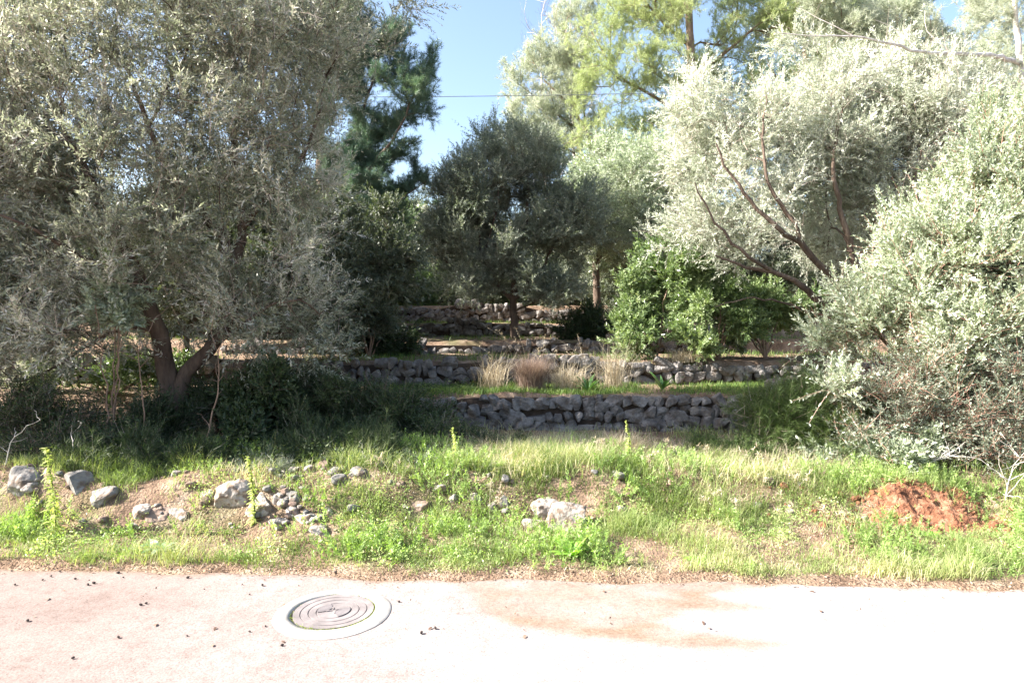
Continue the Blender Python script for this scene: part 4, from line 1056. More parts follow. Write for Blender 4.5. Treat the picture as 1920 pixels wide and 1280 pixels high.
bush('dark green feathery bush hanging over the right end of the nearest wall', 1490, 850, 7.9,
     [(1480, 800, 7.9, 60, 40, .4), (1530, 770, 8.0, 60, 45, .4), (1440, 835, 7.8, 55, 28, .35), (1560, 830, 7.8, 80, 45, .5), (1460, 770, 8.1, 40, 25, .3), (1600, 790, 7.9, 60, 50, .4), (1430, 800, 8.0, 50, 35, .35)], 'asparagus', 3600, 'broom', 35, 60, step=.1, jit=.08, up=.3, gap=.42, gscale=2.5)
bush('low leafy bush at the foot of the huge olive bush', 1600, 880, 7.2,
     [(1600, 840, 7.2, 60, 40, .4), (1680, 850, 7.1, 60, 35, .4), (1550, 855, 7.3, 40, 25, .3)], 'big', 700, 'olive_bush', 36, 40, step=.1, jit=.04)

bush('dark ragged scrub before the left end of the nearest wall', 880, 860, 7.9, [(870, 845, 7.9, 60, 25, .3), (940, 850, 7.7, 50, 20, .3)], 'herb', 1700, 'asparagus', 37, 60, step=.08, jit=.05)
bush('dark green scrub in the grass just left of the feathery bush', 1360, 870, 7.5, [(1350, 855, 7.5, 55, 22, .3), (1410, 868, 7.3, 50, 20, .3)], 'herb', 1500, 'broom', 38, 60, step=.08, jit=.05)
bush('reddish dead scrub patch on the bank above the red bare earth', 1235, 930, 6.5, [(1240, 925, 6.5, 40, 16, .2)], 'twiggy', 260, 'litter', 39, 60, step=.08, jit=.04, nst=4, r=.008)
# left undergrowth, feathery, shade put into its dark greens
lu = [('dark feathery shrub at the foot of the forked trunk', 300, 850, 7.3, [(290, 818, 7.5, 90, 40, .4), (240, 850, 7.1, 70, 30, .4)], 'bush', 'asparagus', 2300),
      ('dark leafy shrub right of the forked trunk', 470, 850, 7.6, [(490, 765, 7.9, 90, 65, .5), (420, 835, 7.4, 80, 35, .4)], 'big', 'asparagus', 2000),
      ('broad dark shrub in the deepest shade left of the nearest wall', 620, 850, 7.9, [(620, 775, 8.1, 90, 70, .5), (560, 850, 7.4, 80, 30, .4)], 'herb', 'asparagus', 4200),
      ('dark tangled shrub leaning against the left end of the nearest wall', 760, 850, 8.2, [(740, 785, 8.4, 90, 60, .5), (820, 830, 8.0, 60, 35, .4), (700, 850, 7.6, 60, 30, .4)], 'bush', 'asparagus', 2400),
      ('dark twiggy shrub at far left above the slanted boulder', 80, 850, 7.0, [(50, 790, 7.4, 110, 60, .5), (130, 850, 6.9, 80, 30, .4)], 'twiggy', 'asparagus', 2400),
      ('drooping dark shrub behind the pale stem right of the trunk', 400, 800, 8.6, [(400, 745, 8.6, 60, 40, .4), (520, 730, 8.8, 60, 40, .4)], 'olive_sparse', 'asparagus', 900),
      ('dark wispy shrub above the blue-grey stone on the bank', 660, 880, 7.2, [(650, 860, 7.0, 90, 25, .4), (580, 868, 6.9, 60, 20, .3)], 'asparagus', 'asparagus', 800),
      ('low spreading mat of small grey-green leaves on the bank over the rubble', 560, 895, 6.5, [(560, 897, 6.5, 70, 14, .3), (500, 905, 6.4, 40, 12, .2), (640, 900, 6.6, 50, 14, .3)], 'herb', 'dusky', 900),
      ('dark ragged growth on the bank top above the split brown rock', 300, 885, 6.6, [(310, 880, 6.6, 90, 18, .3), (200, 880, 6.6, 70, 20, .3)], 'asparagus', 'asparagus', 700),
      ('grey-green tangle on the bank top left of the small green spike', 780, 895, 6.7, [(770, 890, 6.8, 70, 18, .3), (850, 890, 6.9, 60, 16, .3)], 'herb', 'dusky', 700)]
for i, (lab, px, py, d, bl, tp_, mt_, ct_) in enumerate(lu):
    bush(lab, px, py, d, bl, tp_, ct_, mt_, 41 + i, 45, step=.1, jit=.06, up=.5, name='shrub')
bush('evergreen bush with dark blue-green leaves behind the left olive, right of its crown', 690, 620, 12.5,
     [(680, 480, 12.5, 75, 70, .9), (640, 550, 12.3, 70, 60, .8), (735, 500, 12.8, 45, 60, .8), (690, 600, 12.5, 55, 40, .6)], 'olive_far', 3200, 'dark_ever', 57, 14, step=.18, jit=.1)
bush('small sapling with big silvery leaves catching the sun at left', 215, 700, 7.3,
     [(205, 575, 7.3, 40, 45, .25), (240, 550, 7.3, 30, 30, .2), (230, 610, 7.3, 30, 25, .2)], 'big', 170, 'olive_bush', 58, 60, step=.1, jit=.03, nst=4, r=.012)
bush('light green leafy bush lit by the sun behind the forked trunk', 200, 720, 10.2,
     [(200, 690, 10.2, 90, 28, .5), (300, 690, 10.4, 50, 30, .4), (90, 690, 10.6, 60, 25, .4)], 'big', 700, 'laurel', 59, 30, step=.12, jit=.06)
for i, (lab, px, d, top, wd) in enumerate([('tall dark evergreen close behind the right stem of the big olive', 545, 15.5, 370, 120), ('tall dark evergreen behind the fork of the big olive', 400, 16.5, 400, 120),
        ('dark evergreen behind the left stem of the big olive', 250, 17.5, 420, 110), ('dark evergreen closing the shade left of the middle terraces', 640, 17.5, 385, 100)]):
    c = P(px, 600, d); hz = H(c[0], d); zt_ = P(px, top, d)[2]; rad = wd * d / FPX
    bl = [(np.array([c[0], d, (hz + zt_) / 2 + .2]), (rad, 1.2, (zt_ - hz) / 2)), (np.array([c[0] - rad * .5, d, hz + 1]), (rad * .6, 1, .9)), (np.array([c[0] + rad * .5, d, hz + 1]), (rad * .6, 1, .9))]
    rs = np.random.RandomState(160 + i)
    make_tree('evergreen_bush', lab, 'bush', dense_stems((c[0], d, hz - .05), [b[0] + rs.normal(0, .4, 3) for b in bl for _ in range(2)], .05, rs, .2), bl, 8, 'olive_far', 5200, 'dark_ever', seed=160 + i, gap=.25, step=.3, tip=.006, rmax=.03, jit=.14, smin=1, smax=1.6, parts=('stems', 'foliage'))
for i, (lab, px, py, d, bl, c_) in enumerate(SCRUB):
    bush(lab, px, py, d, bl, 'olive_far', c_, 'asparagus', 360 + i, 20, step=.15, jit=.1)
# far bushes that close the view
far = [(60, 500, 19, 120, 120, 'far'), (250, 520, 20, 120, 100, 'far'), (430, 500, 19, 110, 100, 'far'), (560, 500, 21, 90, 90, 'far'),
       (700, 450, 24, 70, 50, 'far'), (760, 430, 27, 60, 45, 'far'), (860, 470, 26, 80, 60, 'far'), (1000, 480, 27, 90, 60, 'far'), (1130, 470, 26, 90, 70, 'far'),
       (1280, 480, 25, 100, 80, 'far'), (1420, 480, 24, 110, 90, 'far'), (1600, 470, 22, 130, 110, 'far'), (1780, 470, 20, 140, 120, 'far'), (1950, 480, 18, 120, 120, 'far')]
fl = ['round far bush low behind the left edge', 'far evergreen behind the big olive trunk', 'far bush behind the right stem of the big olive', 'far bush behind the pine trunk at left',
      'pale green far bush under the left end of the sky gap', 'far bush right under the open sky gap', 'far evergreen behind the left side of the middle tree', 'far evergreen straight behind the middle tree',
      'far evergreen behind the straight dark trunk', 'far evergreen at the foot of the airy pine', 'far bush behind the limbs of the pale olive', 'far evergreen behind the pale olive foot',
      'far evergreen behind the huge olive bush', 'far evergreen behind the right edge']
for i, (px, py, d, a, b_, _) in enumerate(far):
    c = P(px, py, d)
    hz = H(c[0], d)
    rad = a * d / FPX; ztop = c[2] + b_ * d / FPX
    bl = [(np.array([c[0], d, (hz + ztop) / 2 + .3]), (rad, 1.0, (ztop - hz) / 2)), (np.array([c[0] - rad * .5, d, hz + .7]), (rad * .6, .9, .8)), (np.array([c[0] + rad * .5, d, hz + .7]), (rad * .6, .9, .8))]
    rs = np.random.RandomState(60 + i)
    make_tree('evergreen_bush', fl[i], 'bush', dense_stems((c[0], d, hz - .05), [b[0] + rs.normal(0, .4, 3) for b in bl for _ in range(2)], .05, rs, .2), bl, 6, 'olive_far', 2600,
              ['dark_ever', 'olive', 'dark_ever'][(i * 5 + 1) % 3] if i != 4 else 'laurel', seed=60 + i, gap=.25, step=.3, tip=.007, rmax=.03, jit=.15, smin=1.2, smax=2.0, parts=('stems', 'foliage'), group='evergreens closing the view at the back')
make_tree('pine_tree', 'pale hazy pine top showing above the right olive', 'tree',
    [limb([(1720, 600, 18), (1715, 400, 18), (1700, 250, 18), (1690, 120, 18), (1680, 0, 18)], .16, .04), limb([(1700, 230, 18), (1780, 150, 18), (1850, 120, 18)], .05, .02), limb([(1692, 140, 18), (1630, 80, 18), (1580, 50, 18)], .05, .02)],
    [BL(1680, 60, 18, 60, 50, 1.0), BL(1610, 70, 18, 60, 40, 1.0), BL(1640, 130, 18, 80, 50, 1.0), BL(1720, 160, 18, 80, 50, 1.0), BL(1800, 170, 18, 70, 50, 1.0), BL(1870, 150, 18, 60, 60, 1.0), BL(1840, 60, 18, 40, 50, .8), BL(1560, 10, 18, 60, 40, 1)],
    9, 'pine_far', 4500, 'pine_grey', 'bark_pine', seed=28, gap=.36, gscale=.8, step=.3, tip=.006, rmax=.02, up=.6, jit=.1, smin=.8, smax=1.3)
for i, (px, top, wd, mt_, lab) in enumerate([(700, 470, 60, 'dark_ever', 'dark bush at the left end of the farthest wall'), (800, 500, 50, 'laurel', 'lit green bush on the back terrace below the sky gap'), (890, 480, 60, 'dark_ever', 'dark bush on the back terrace left of the middle trunk'),
        (990, 490, 60, 'dark_ever', 'dark bush on the back terrace right behind the middle trunk'), (1080, 490, 60, 'dusky', 'greyish bush on the back terrace left of the straight dark trunk'), (1190, 480, 60, 'dark_ever', 'dark bush on the back terrace right of the straight dark trunk')]):
    d = 22.2 + (i % 2) * .5; c = P(px, 600, d); hz = H(c[0], d); zt_ = P(px, top, d)[2]; rad = wd * d / FPX
    bl = [(np.array([c[0], d, (hz + zt_) / 2]), (rad, .7, (zt_ - hz) / 2)), (np.array([c[0] + rad * .5, d, hz + .35]), (rad * .7, .6, .4)), (np.array([c[0] - rad * .6, d, hz + .35]), (rad * .6, .6, .4))]
    rs = np.random.RandomState(260 + i)
    make_tree('evergreen_bush', lab, 'bush', dense_stems((c[0], d, hz - .05), [b[0] + rs.normal(0, .3, 3) for b in bl for _ in range(2)], .04, rs, .2), bl, 12, 'olive_far', 1300, mt_, seed=260 + i, gap=.25, step=.25, tip=.005, rmax=.03, jit=.12, parts=('stems', 'foliage'))
# thin cypress
c = P(822, 560, 30); c[2] = H(c[0], 30); tp = P(822, 340, 30)
make_tree('cypress_tree', 'thin pointed cypress tip standing in the sky gap', 'tree', [([c, .5 * (c + tp), tp], .09, .01)],
          [((c[0], 30, c[2] + (tp[2] - c[2]) * t), (.42 * (1 - t) + .04, .42 * (1 - t) + .04, .7)) for t in (.2, .35, .5, .65, .8, .93)], 30, 'pine', 1500, 'pine_dark', 'bark_pine', seed=80, gap=.1, step=.25, up=1.5, jit=.04, rmax=.03)

# overhead cable
a0, a1 = P(-400, 186, 16), P(2300, 150, 16)
q = np.linspace(0, 1, 40)[:, None]
path = a0 * (1 - q) + a1 * q; path[:, 2] -= .35 * np.sin(q[:, 0] * math.pi) - .2
v, f = tube(path, np.full(40, .008), 5)
tag(link('overhead_cable', mesh_np('cable', [(v, f, 0, None)], [M['cable']], True)), 'thin dark overhead cable crossing the sky gap', 'cable')

# ------------------------------------------------------------------ grass and weeds
def blades(x, y, z, L, wd, rs, lean=.45, segs=2, r=None, wilt=.5):
    n_ = len(x); b = np.stack([x, y, z], 1)
    a = rs.uniform(0, 6.28, n_); ln = rs.uniform(.1, 1, n_) * lean
    d = np.stack([np.cos(a) * ln, np.sin(a) * ln, np.ones(n_)], 1); d /= np.linalg.norm(d, axis=1)[:, None]
    o = np.stack([np.cos(a), np.sin(a), np.zeros(n_)], 1)
    s_ = np.stack([-np.sin(a), np.cos(a), np.zeros(n_)], 1) + rs.normal(0, .4, (n_, 3)) * np.array([1, 1, 0])
    s_ /= np.linalg.norm(s_, axis=1)[:, None]
    L = L[:, None]; wd = wd[:, None]
    m1 = b + d * L * .5
    wl = (rs.rand(n_) * wilt)[:, None]
    tp = m1 + (d * .5 + o * wl * .5 - np.array([0, 0, 1]) * wl * .35) * L
    V = np.stack([b - s_ * wd / 2, b + s_ * wd / 2, m1 + s_ * wd * .4, m1 - s_ * wd * .4, tp], 1).reshape(-1, 3)
    i = np.arange(n_) * 5
    q4 = np.stack([i, i + 1, i + 2, i + 3], 1); q3 = np.stack([i + 3, i + 2, i + 4], 1)
    r = rs.rand(n_) if r is None else r
    return V, q4, q3, r
def blade_groups(*a, **k):
    V, q4, q3, r = blades(*a, **k)
    e = np.zeros((0, 3))
    # both face sizes share the vertices: emit quads then triangles with their own copies of the verts
    t = V.reshape(-1, 5, 3)[:, 2:5].reshape(-1, 3); n_ = len(r)
    f3 = np.stack([np.arange(n_) * 3 + 1, np.arange(n_) * 3, np.arange(n_) * 3 + 2], 1)
    v4 = V.reshape(-1, 5, 3)[:, :4].reshape(-1, 3)
    return [(v4, np.arange(n_ * 4).reshape(-1, 4), 0, r), (t, f3, 0, r)]

def leaflets(x, y, z, size, rs, r=None, asp=.45, tilt=.8):
    n_ = len(x); c = np.stack([x, y, z], 1)
    d = rs.normal(size=(n_, 3)); d[:, 2] = np.abs(d[:, 2]) * tilt; d /= np.linalg.norm(d, axis=1)[:, None]
    s_ = np.cross(d, rs.normal(size=(n_, 3)) * .5 + np.array([0, 0, 1.])); s_ /= np.linalg.norm(s_, axis=1)[:, None]
    L = size[:, None]
    V = np.stack([c, c + d * L * .5 + s_ * L * asp / 2, c + d * L, c + d * L * .5 - s_ * L * asp / 2], 1).reshape(-1, 3)
    return [(V, np.arange(n_ * 4).reshape(-1, 4), 0, rs.rand(n_) if r is None else r)]

gs = np.random.RandomState(99)
soilc = P(1740, 985, 5.95)
def verge_mask(x, y):
    soil = .05 + .95 * sstep(.6, 1.1, np.hypot((x - soilc[0]) / .82, (y - 5.93) / .42))
    rk = 1.0
    for a_, b_, w_ in ROCKS:
        rk = rk * (.12 + .88 * sstep(w_ * .42, w_ * .62 + .02, np.hypot(x - a_, (y - (b_ - w_ * .25)) * 1.0)))
    return soil * rk
def scatter(n_, x0, x1, y0, y1, fn):
    x = gs.uniform(x0, x1, n_); y = gs.uniform(y0, y1, n_)
    k = gs.rand(n_) < fn(x, y); return x[k], y[k]

# green verge grass, two belts
def dens_front(x, y):
    e = y - road_edge(x)
    d = sstep(-.08 + .18 * vnoise(x * 2.6, x * 0, seed=81), .13, e) * verge_mask(x, y)
    pat = fbm(x * 1.9, y * 2.6, seed=82)
    left_rubble = 1 - .75 * sstep(.0, .5, (x < -1.55) * (x > -3.4) * sstep(5.65, 5.85, y) * sstep(6.5, 6.3, y))
    return d * np.clip(.35 + (pat - .44) * 6, .12, 1) * left_rubble
x, y = scatter(150000, -6.5, 6.5, 4.75, 6.6, dens_front)
tone = np.clip(fbm(x * 1.1, y * 1.1, seed=83) * 1.5 - .35 + gs.normal(0, .18, len(x)), 0, 1)
Lh = (.03 + .30 * fbm(x * 2.5, y * 2.5, seed=84) ** 2.5) * gs.uniform(.5, 1.4, len(x)) * (1 + .5 * sstep(5.6, 6.3, y))
g1 = blade_groups(x, y, height(x, y) - .01, Lh, gs.uniform(.0025, .006, len(x)), gs, lean=.9, r=tone, wilt=1.0)
x, y = scatter(70000, -7.5, 7.5, 6.3, 9.4, lambda x, y: np.clip(.2 + (fbm(x * 1.2, y * 1.2, seed=85) - .42) * 3, .05, 1) * sstep(-3.5, 0.3, x) + .04)
tone = np.clip(fbm(x * .8, y * .8, seed=86) * 1.8 - .3 + gs.normal(0, .2, len(x)), 0, 1)
g2 = blade_groups(x, y, height(x, y) - .01, (.12 + .16 * fbm(x * 2, y * 2, seed=87)) * gs.uniform(.5, 1.4, len(x)), gs.uniform(.003, .007, len(x)), gs, lean=.9, r=tone, wilt=1.4)
tag(link('verge_grass', mesh_np('verge_grass', g1 + g2, [M['grass']])), 'rough green and yellowing grass along the road and on the bank', None, None, 'stuff')
# low broad weeds, bright
def dens_weed(x, y):
    e = y - road_edge(x)
    d = sstep(-.05 + .16 * vnoise(x * 3.1, x * 0, seed=81), .12, e) * verge_mask(x, y) * sstep(6.3, 5.9, y)
    return d * np.clip((fbm(x * 1.9 + 7, y * 2.5, seed=88) - .46) * 7, 0, 1)
x, y = scatter(120000, -6.5, 6.5, 4.75, 6.4, dens_weed)
zz = height(x, y); cl = fbm(x * 6, y * 6, seed=89)
g3 = leaflets(x, y, zz + gs.rand(len(x)) * .16 * np.clip(cl * 2 - .5, .1, 1.5), gs.uniform(.010, .030, len(x)), gs, np.clip(cl * 1.5 - .25 + gs.normal(0, .2, len(x)), 0, 1))
tag(link('low_weeds', mesh_np('low_weeds', g3, [M['weed']])), 'low bright green clover-like weeds covering the verge', None, None, 'stuff')
x, y = scatter(18000, -6.5, 6.8, 4.85, 7.4, lambda x, y: np.clip((fbm(x * 1.7 + 11, y * 2.1, seed=188) - .47) * 7, 0, 1) * sstep(.05, .35, y - road_edge(x)) * verge_mask(x, y) * (1 - .5 * (x < -1.2) * sstep(5.85, 5.95, y)))
hp = np.stack([x, y, height(x, y) - .01], 1); hd = gs.normal(size=(len(x), 3)) * .45 + np.array([0, 0, 1.])
gh = place(TP['herb'], hp, hd, gs.uniform(.35, 1.25, len(x)) * (.55 + .9 * vnoise(x * 1.3, y * 1.3, seed=189)), gs, np.clip(fbm(x * 2, y * 2, seed=187) * 1.6 - .3, 0, 1), .4)
tag(link('verge_herbs', mesh_np('verge_herbs', gh, [M['weed'], M['broom']])), 'leafy green herbs standing up out of the verge grass', None, None, 'stuff')
# terrace grass
def dens_terr(x, y): return np.clip((fbm(x * .9, y * 1.2, seed=91) - .40) * 4, 0, 1) * (1 - .6 * (y > 14))
x, y = scatter(90000, -10, 8, 9.7, 24, dens_terr)
k = (np.abs(y - w2y(x)) > .18) & (np.abs(y - w3y(x)) > .18) & (np.abs(y - w4y(x)) > .18); x, y = x[k], y[k]
g4 = blade_groups(x, y, height(x, y) - .01, gs.uniform(.05, .16, len(x)), gs.uniform(.005, .010, len(x)), gs, lean=.7, r=None)
x, y = scatter(26000, -2.0, 5.5, 9.85, 11.3, lambda x, y: np.clip(.35 + (fbm(x * 1.3, y * 1.2, seed=92) - .4) * 3, 0, 1))
g5 = blade_groups(x, y, height(x, y) - .01, gs.uniform(.04, .13, len(x)), gs.uniform(.004, .008, len(x)), gs, lean=.7, r=None)
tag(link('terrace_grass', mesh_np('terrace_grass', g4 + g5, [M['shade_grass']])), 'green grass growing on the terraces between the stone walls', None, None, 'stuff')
x, y = scatter(14000, -10, 9, 22.5, 32, lambda x, y: .9 + x * 0)
g6 = blade_groups(x, y, height(x, y) - .01, gs.uniform(.15, .45, len(x)), gs.uniform(.012, .025, len(x)), gs, lean=.6, r=None)
tag(link('back_grass', mesh_np('back_grass', g6, [M['grass']])), 'pale tall grass in the sun above the farthest wall', None, None, 'stuff')
# shade ground cover under the left tree: small leaves
x, y = scatter(90000, -7.5, -.4, 6.3, 10.8, lambda x, y: np.clip(.3 + (fbm(x * 1.3, y * 1.3, seed=93) - .42) * 3, .08, 1))
g7 = leaflets(x, y, height(x, y) + gs.rand(len(x)) ** 2 * .28 * fbm(x * 3, y * 3, seed=94), gs.uniform(.02, .05, len(x)), gs, None)
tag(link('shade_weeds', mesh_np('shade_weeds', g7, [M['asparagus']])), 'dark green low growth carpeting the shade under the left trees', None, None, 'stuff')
# dry straw on the bank and among the grass
x, y = scatter(95000, -6.5, 6.5, 4.9, 8.4, lambda x, y: np.clip((fbm(x * 1.1 + 3, y * 1.5, seed=95) - .44) * 5, 0, 1) * (.7 + .3 * sstep(-1.5, 1, x)) * verge_mask(x, y))
g8 = blade_groups(x, y, height(x, y), (.05 + .20 * sstep(6.2, 7.2, y)) * gs.uniform(.5, 1.3, len(x)), gs.uniform(.002, .0045, len(x)), gs, lean=1.8, r=None, wilt=1.6)
tag(link('dry_grass', mesh_np('dry_grass', g8, [M['straw']])), 'bleached dry grass stalks tangled through the green bank', None, None, 'stuff')
# fallen leaves and grit by the road edge and up the bank
def dens_lit(x, y):
    e = y - road_edge(x)
    a = sstep(-.22, .04, e) ** 2 * sstep(.17, .02, e) * (1.0 - .3 * sstep(-1, 1, x))
    b = (.05 + .4 * sstep(.42, .55, fbm(x * 2, y * 2, seed=96))) * sstep(5.2, 5.6, y)
    return np.clip(a + b, 0, 1) + .006 * (e < 0)
x, y = scatter(150000, -6.5, 6.5, 4.0, 7.4, dens_lit)
z = np.where(y < road_edge(x), .008, height(x, y) + .008)
sz = gs.uniform(.006, .022, len(x))
g9 = leaflets(x, y, z, sz, gs, None, .6, .35)
tag(link('leaf_litter', mesh_np('leaf_litter', g9, [M['litter']])), 'brown fallen leaves and grit along the road edge', None, None, 'stuff')

# ------------------------------------------------------------------ single plants
def strip_leaf(b, d, L, wd, droop, rs, nseg=5):
    q = np.array(b, float); d = np.array(d, float); d /= np.linalg.norm(d); pts = [q.copy()]
    for i in range(nseg):
        d = d + np.array([0, 0, -droop / nseg]); d /= np.linalg.norm(d); q = q + d * L / nseg; pts.append(q.copy())
    pts = np.array(pts); s_ = np.cross(d, [0, 0, 1]); s_ /= np.linalg.norm(s_) + 1e-9
    ww = wd * np.sin(np.linspace(.35, math.pi, nseg + 1)) * .5 + .0006
    V = np.concatenate([pts - s_ * ww[:, None], pts + s_ * ww[:, None] + np.array([0, 0, .15 * wd])]); k = nseg + 1
    i = np.arange(nseg)
    return V, np.stack([i, i + 1, i + 1 + k, i + k], 1)

def rosette(name, label, px, py, d, n_, L, wd, mat, seed, up=.9, droop=.9, cat='plant', group=None, zfix=True, var=.25):
    rs = np.random.RandomState(seed); b = P(px, py, d); b[2] = H(b[0], b[1])
    gr = []
    for i in range(n_):
        a = i * 2.4 + rs.normal(0, .2); u = up * rs.uniform(.5, 1.3)
        V, F_ = strip_leaf((rs.normal(0, .01), rs.normal(0, .01), 0), (math.cos(a), math.sin(a), u), L * rs.uniform(1 - var, 1 + var), wd * rs.uniform(.8, 1.2), droop, rs)
        gr.append((V, F_, 0, np.full(len(F_), rs.rand()) if mat != 'thistle' else rs.rand(len(F_))))
    o = link(name, mesh_np(name, gr, [M[mat]], True), None, tuple(b))
    return tag(o, label, cat, group)

rosette('weed_rosette', 'bright lime green broad-leaved weed by the road below the largest stone', 1072, 1062, 5.18, 15, .19, .045, 'bright', 1, 1.8, .8)
rosette('thistle', 'grey-green mottled thistle by the road at left', 302, 1040, 5.35, 16, .16, .05, 'thistle', 2, 1.0, 1.1)
rosette('weed_rosette', 'spreading bright green weed right of the lime green one, by the road', 1310, 1065, 5.15, 14, .12, .03, 'bright', 3, .7, 1.1)
rosette('weed_rosette', 'small green leafy weed on the verge below the red soil heap', 1745, 1010, 5.5, 12, .14, .03, 'bright', 4, .9, 1.0)
rosette('weed_rosette', 'strap-leaved green weed in front of the red soil heap, left side', 1690, 905, 6.3, 12, .20, .022, 'weed', 5, 1.0, .9)
rosette('weed_rosette', 'small green weed near the road at the right', 1800, 1078, 5.02, 12, .10, .022, 'weed', 6, .8, 1.0)
rosette('weed_rosette', 'leafy green weed by the road left of the lime green one', 755, 1065, 5.2, 16, .10, .028, 'weed', 7, .9, 1.0)
rosette('squill_plant', 'dark strap-leaved squill left of two on the first terrace', 1102, 735, 10.3, 12, .36, .05, 'squill', 11, 1.8, .8)
rosette('squill_plant', 'dark strap-leaved squill at the foot of the second wall', 1243, 735, 10.6, 13, .34, .045, 'squill', 12, 1.8, .8)
rosette('squill_plant', 'blue-green strap-leaved squill in the grass before the nearest wall', 1020, 890, 7.2, 9, .26, .03, 'squill', 13, 2.2, .5)
rosette('squill_plant', 'upright strap-leaved squill in the grass near the feathery bush', 1385, 870, 7.4, 10, .24, .03, 'squill', 14, 2.2, .5)
rosette('squill_plant', 'strap-leaved squill in the grass right of the largest block', 1280, 905, 6.9, 9, .22, .025, 'squill', 15, 2.0, .5)

def leafy_spike(label, px, py_base, d, hpx, seed, width=.085, fat=1.0):
    rs = np.random.RandomState(seed); b = P(px, py_base, d); b[2] = H(b[0], b[1]) - .01
    Hh = hpx * d / FPX
    n_ = int(Hh * 330); gr = []
    lean = np.array([-.10, .0, 1.0]); lean /= np.linalg.norm(lean)
    k = np.linspace(0, 1, 9)[:, None]
    path = k * lean * Hh + np.sin(k * 3) * np.array([.02, 0, 0])
    for i in range(n_):
        t = (i + rs.rand()) / n_; c = np.array([np.interp(t, k[:, 0], path[:, j]) for j in range(3)])
        a = rs.uniform(0, 6.28); L = width * fat * (1.25 - .75 * t) * rs.uniform(.35, 1.45)
        V, F_ = strip_leaf(c, (math.cos(a), math.sin(a), rs.uniform(.0, 1.4)), L, .016, rs.uniform(.4, 1.8), rs, 3)
        gr.append((V, F_, 0, np.full(3, rs.rand())))
    t_ = empty('weed_spike', b, label, 'plant')
    link('leaves', mesh_np('leaves', gr, [M['spike']], True), t_)
    v, f = tube(path, np.linspace(.006, .002, 9), 5)
    link('stem', mesh_np('stem', [(v, f, 0, None)], [M['broom']], True), t_)
leafy_spike('tall yellow-green leafy spike in front of the boulders at far left', 106, 1010, 5.6, 172, 1)
leafy_spike('shorter yellow-green leafy spike over the long pale boulder', 478, 1000, 5.75, 130, 2, .065)
leafy_spike('small green spike standing alone at the edge of the shade in the middle', 856, 900, 6.6, 76, 3, .06)
leafy_spike('thin pale spike right of the largest limestone block', 1180, 900, 6.8, 80, 4, .04)

def tussock(label, px, py, d, n_, L, spread, mat, seed, w_=.005, lean=.55, name='grass_tussock'):
    rs = np.random.RandomState(seed); b = P(px, py, d); b[2] = H(b[0], b[1])
    x, y = rs.normal(0, spread * .35, n_), rs.normal(0, spread * .3, n_)
    gr = blade_groups(x, y, np.zeros(n_) - .01, L * rs.uniform(.5, 1.15, n_), np.full(n_, w_) * rs.uniform(.6, 1.3, n_), rs, lean=lean, wilt=.9)
    return tag(link(name, mesh_np(name, gr, [M[mat]]), None, tuple(b)), label, 'grass tussock')
tussock('dense pinkish-brown dead grass tussock in front of the second wall', 995, 735, 10.4, 3000, .62, .20, 'straw_red', 1)
tussock('pale straw tussock left of the pinkish-brown one', 925, 735, 10.5, 260, .75, .3, 'straw', 2)
tussock('straw tussock right of the pinkish-brown one', 1065, 735, 10.5, 420, .6, .4, 'straw', 3, lean=.9)
tussock('tall pale straw tussock before the broken middle of the second wall', 1150, 738, 10.6, 300, .9, .3, 'straw', 4)
tussock('small straw tussock at the foot of the light green glossy bush', 1278, 690, 11.6, 500, .3, .35, 'straw', 5)
tussock('bleached grass tussock on the bank before the nearest wall, right', 1165, 870, 7.3, 1100, .32, .4, 'straw', 6, .004, 1.1)
tussock('large green-grey grass tussock on the bank left of the bleached one', 985, 880, 7.0, 1700, .30, .5, 'grass', 7, .004, 1.1)
tussock('low green grass tussock on the bank below the wall middle', 1080, 900, 6.8, 1500, .25, .5, 'grass', 8, .004, 1.2)
tussock('rough grass tussock at the foot of the feathery bush', 1330, 880, 7.2, 1400, .26, .5, 'grass', 9, .004, 1.1)

def stalks(label, px, d, n_, L, spread, seed, base_py=760, mat='straw', r=.0022, name='dry_stalks'):
    rs = np.random.RandomState(seed); b = P(px, base_py, d); b[2] = H(b[0], b[1]); gr = []
    for i in range(n_):
        c = np.array([rs.uniform(-spread, spread), rs.uniform(-.15, .15), -.01]); ln = rs.normal(0, .22, 3); ln[2] = 1
        h = L * rs.uniform(.6, 1.1); k = np.linspace(0, 1, 7)[:, None]
        path = c + k * ln * h + (k ** 3) * np.array([rs.normal(0, .2), rs.normal(0, .1), -.08]) * h
        v, f = tube(path, np.linspace(r, r * .5, 7), 3); gr.append((v, f, 0, np.full(len(f), rs.rand())))
        for j in range(14):
            t = rs.uniform(.75, 1); q = np.array([np.interp(t, k[:, 0], path[:, m_]) for m_ in range(3)])
            V, F_ = strip_leaf(q, (rs.normal(), rs.normal(), 1.2), .05, .006, .8, rs, 2); gr.append((V, F_, 0, np.full(2, rs.rand())))
    return tag(link(name, mesh_np(name, gr, [M[mat]]), None, tuple(b)), label, 'dry stalks')
stalks('tall seeding grass stalks rising over the pinkish tussock', 960, 10.4, 14, 1.0, .7, 1)
stalks('tall seeding grass stalks rising over the broken wall middle', 1140, 10.5, 16, 1.0, .6, 2)
stalks('thin brown dead stalks standing on the bank above the lime green weed', 935, 5.9, 6, .40, .12, 3, 960)
stalks('thin dead stalks on the bank left of centre', 700, 6.0, 6, .38, .22, 4, 950)
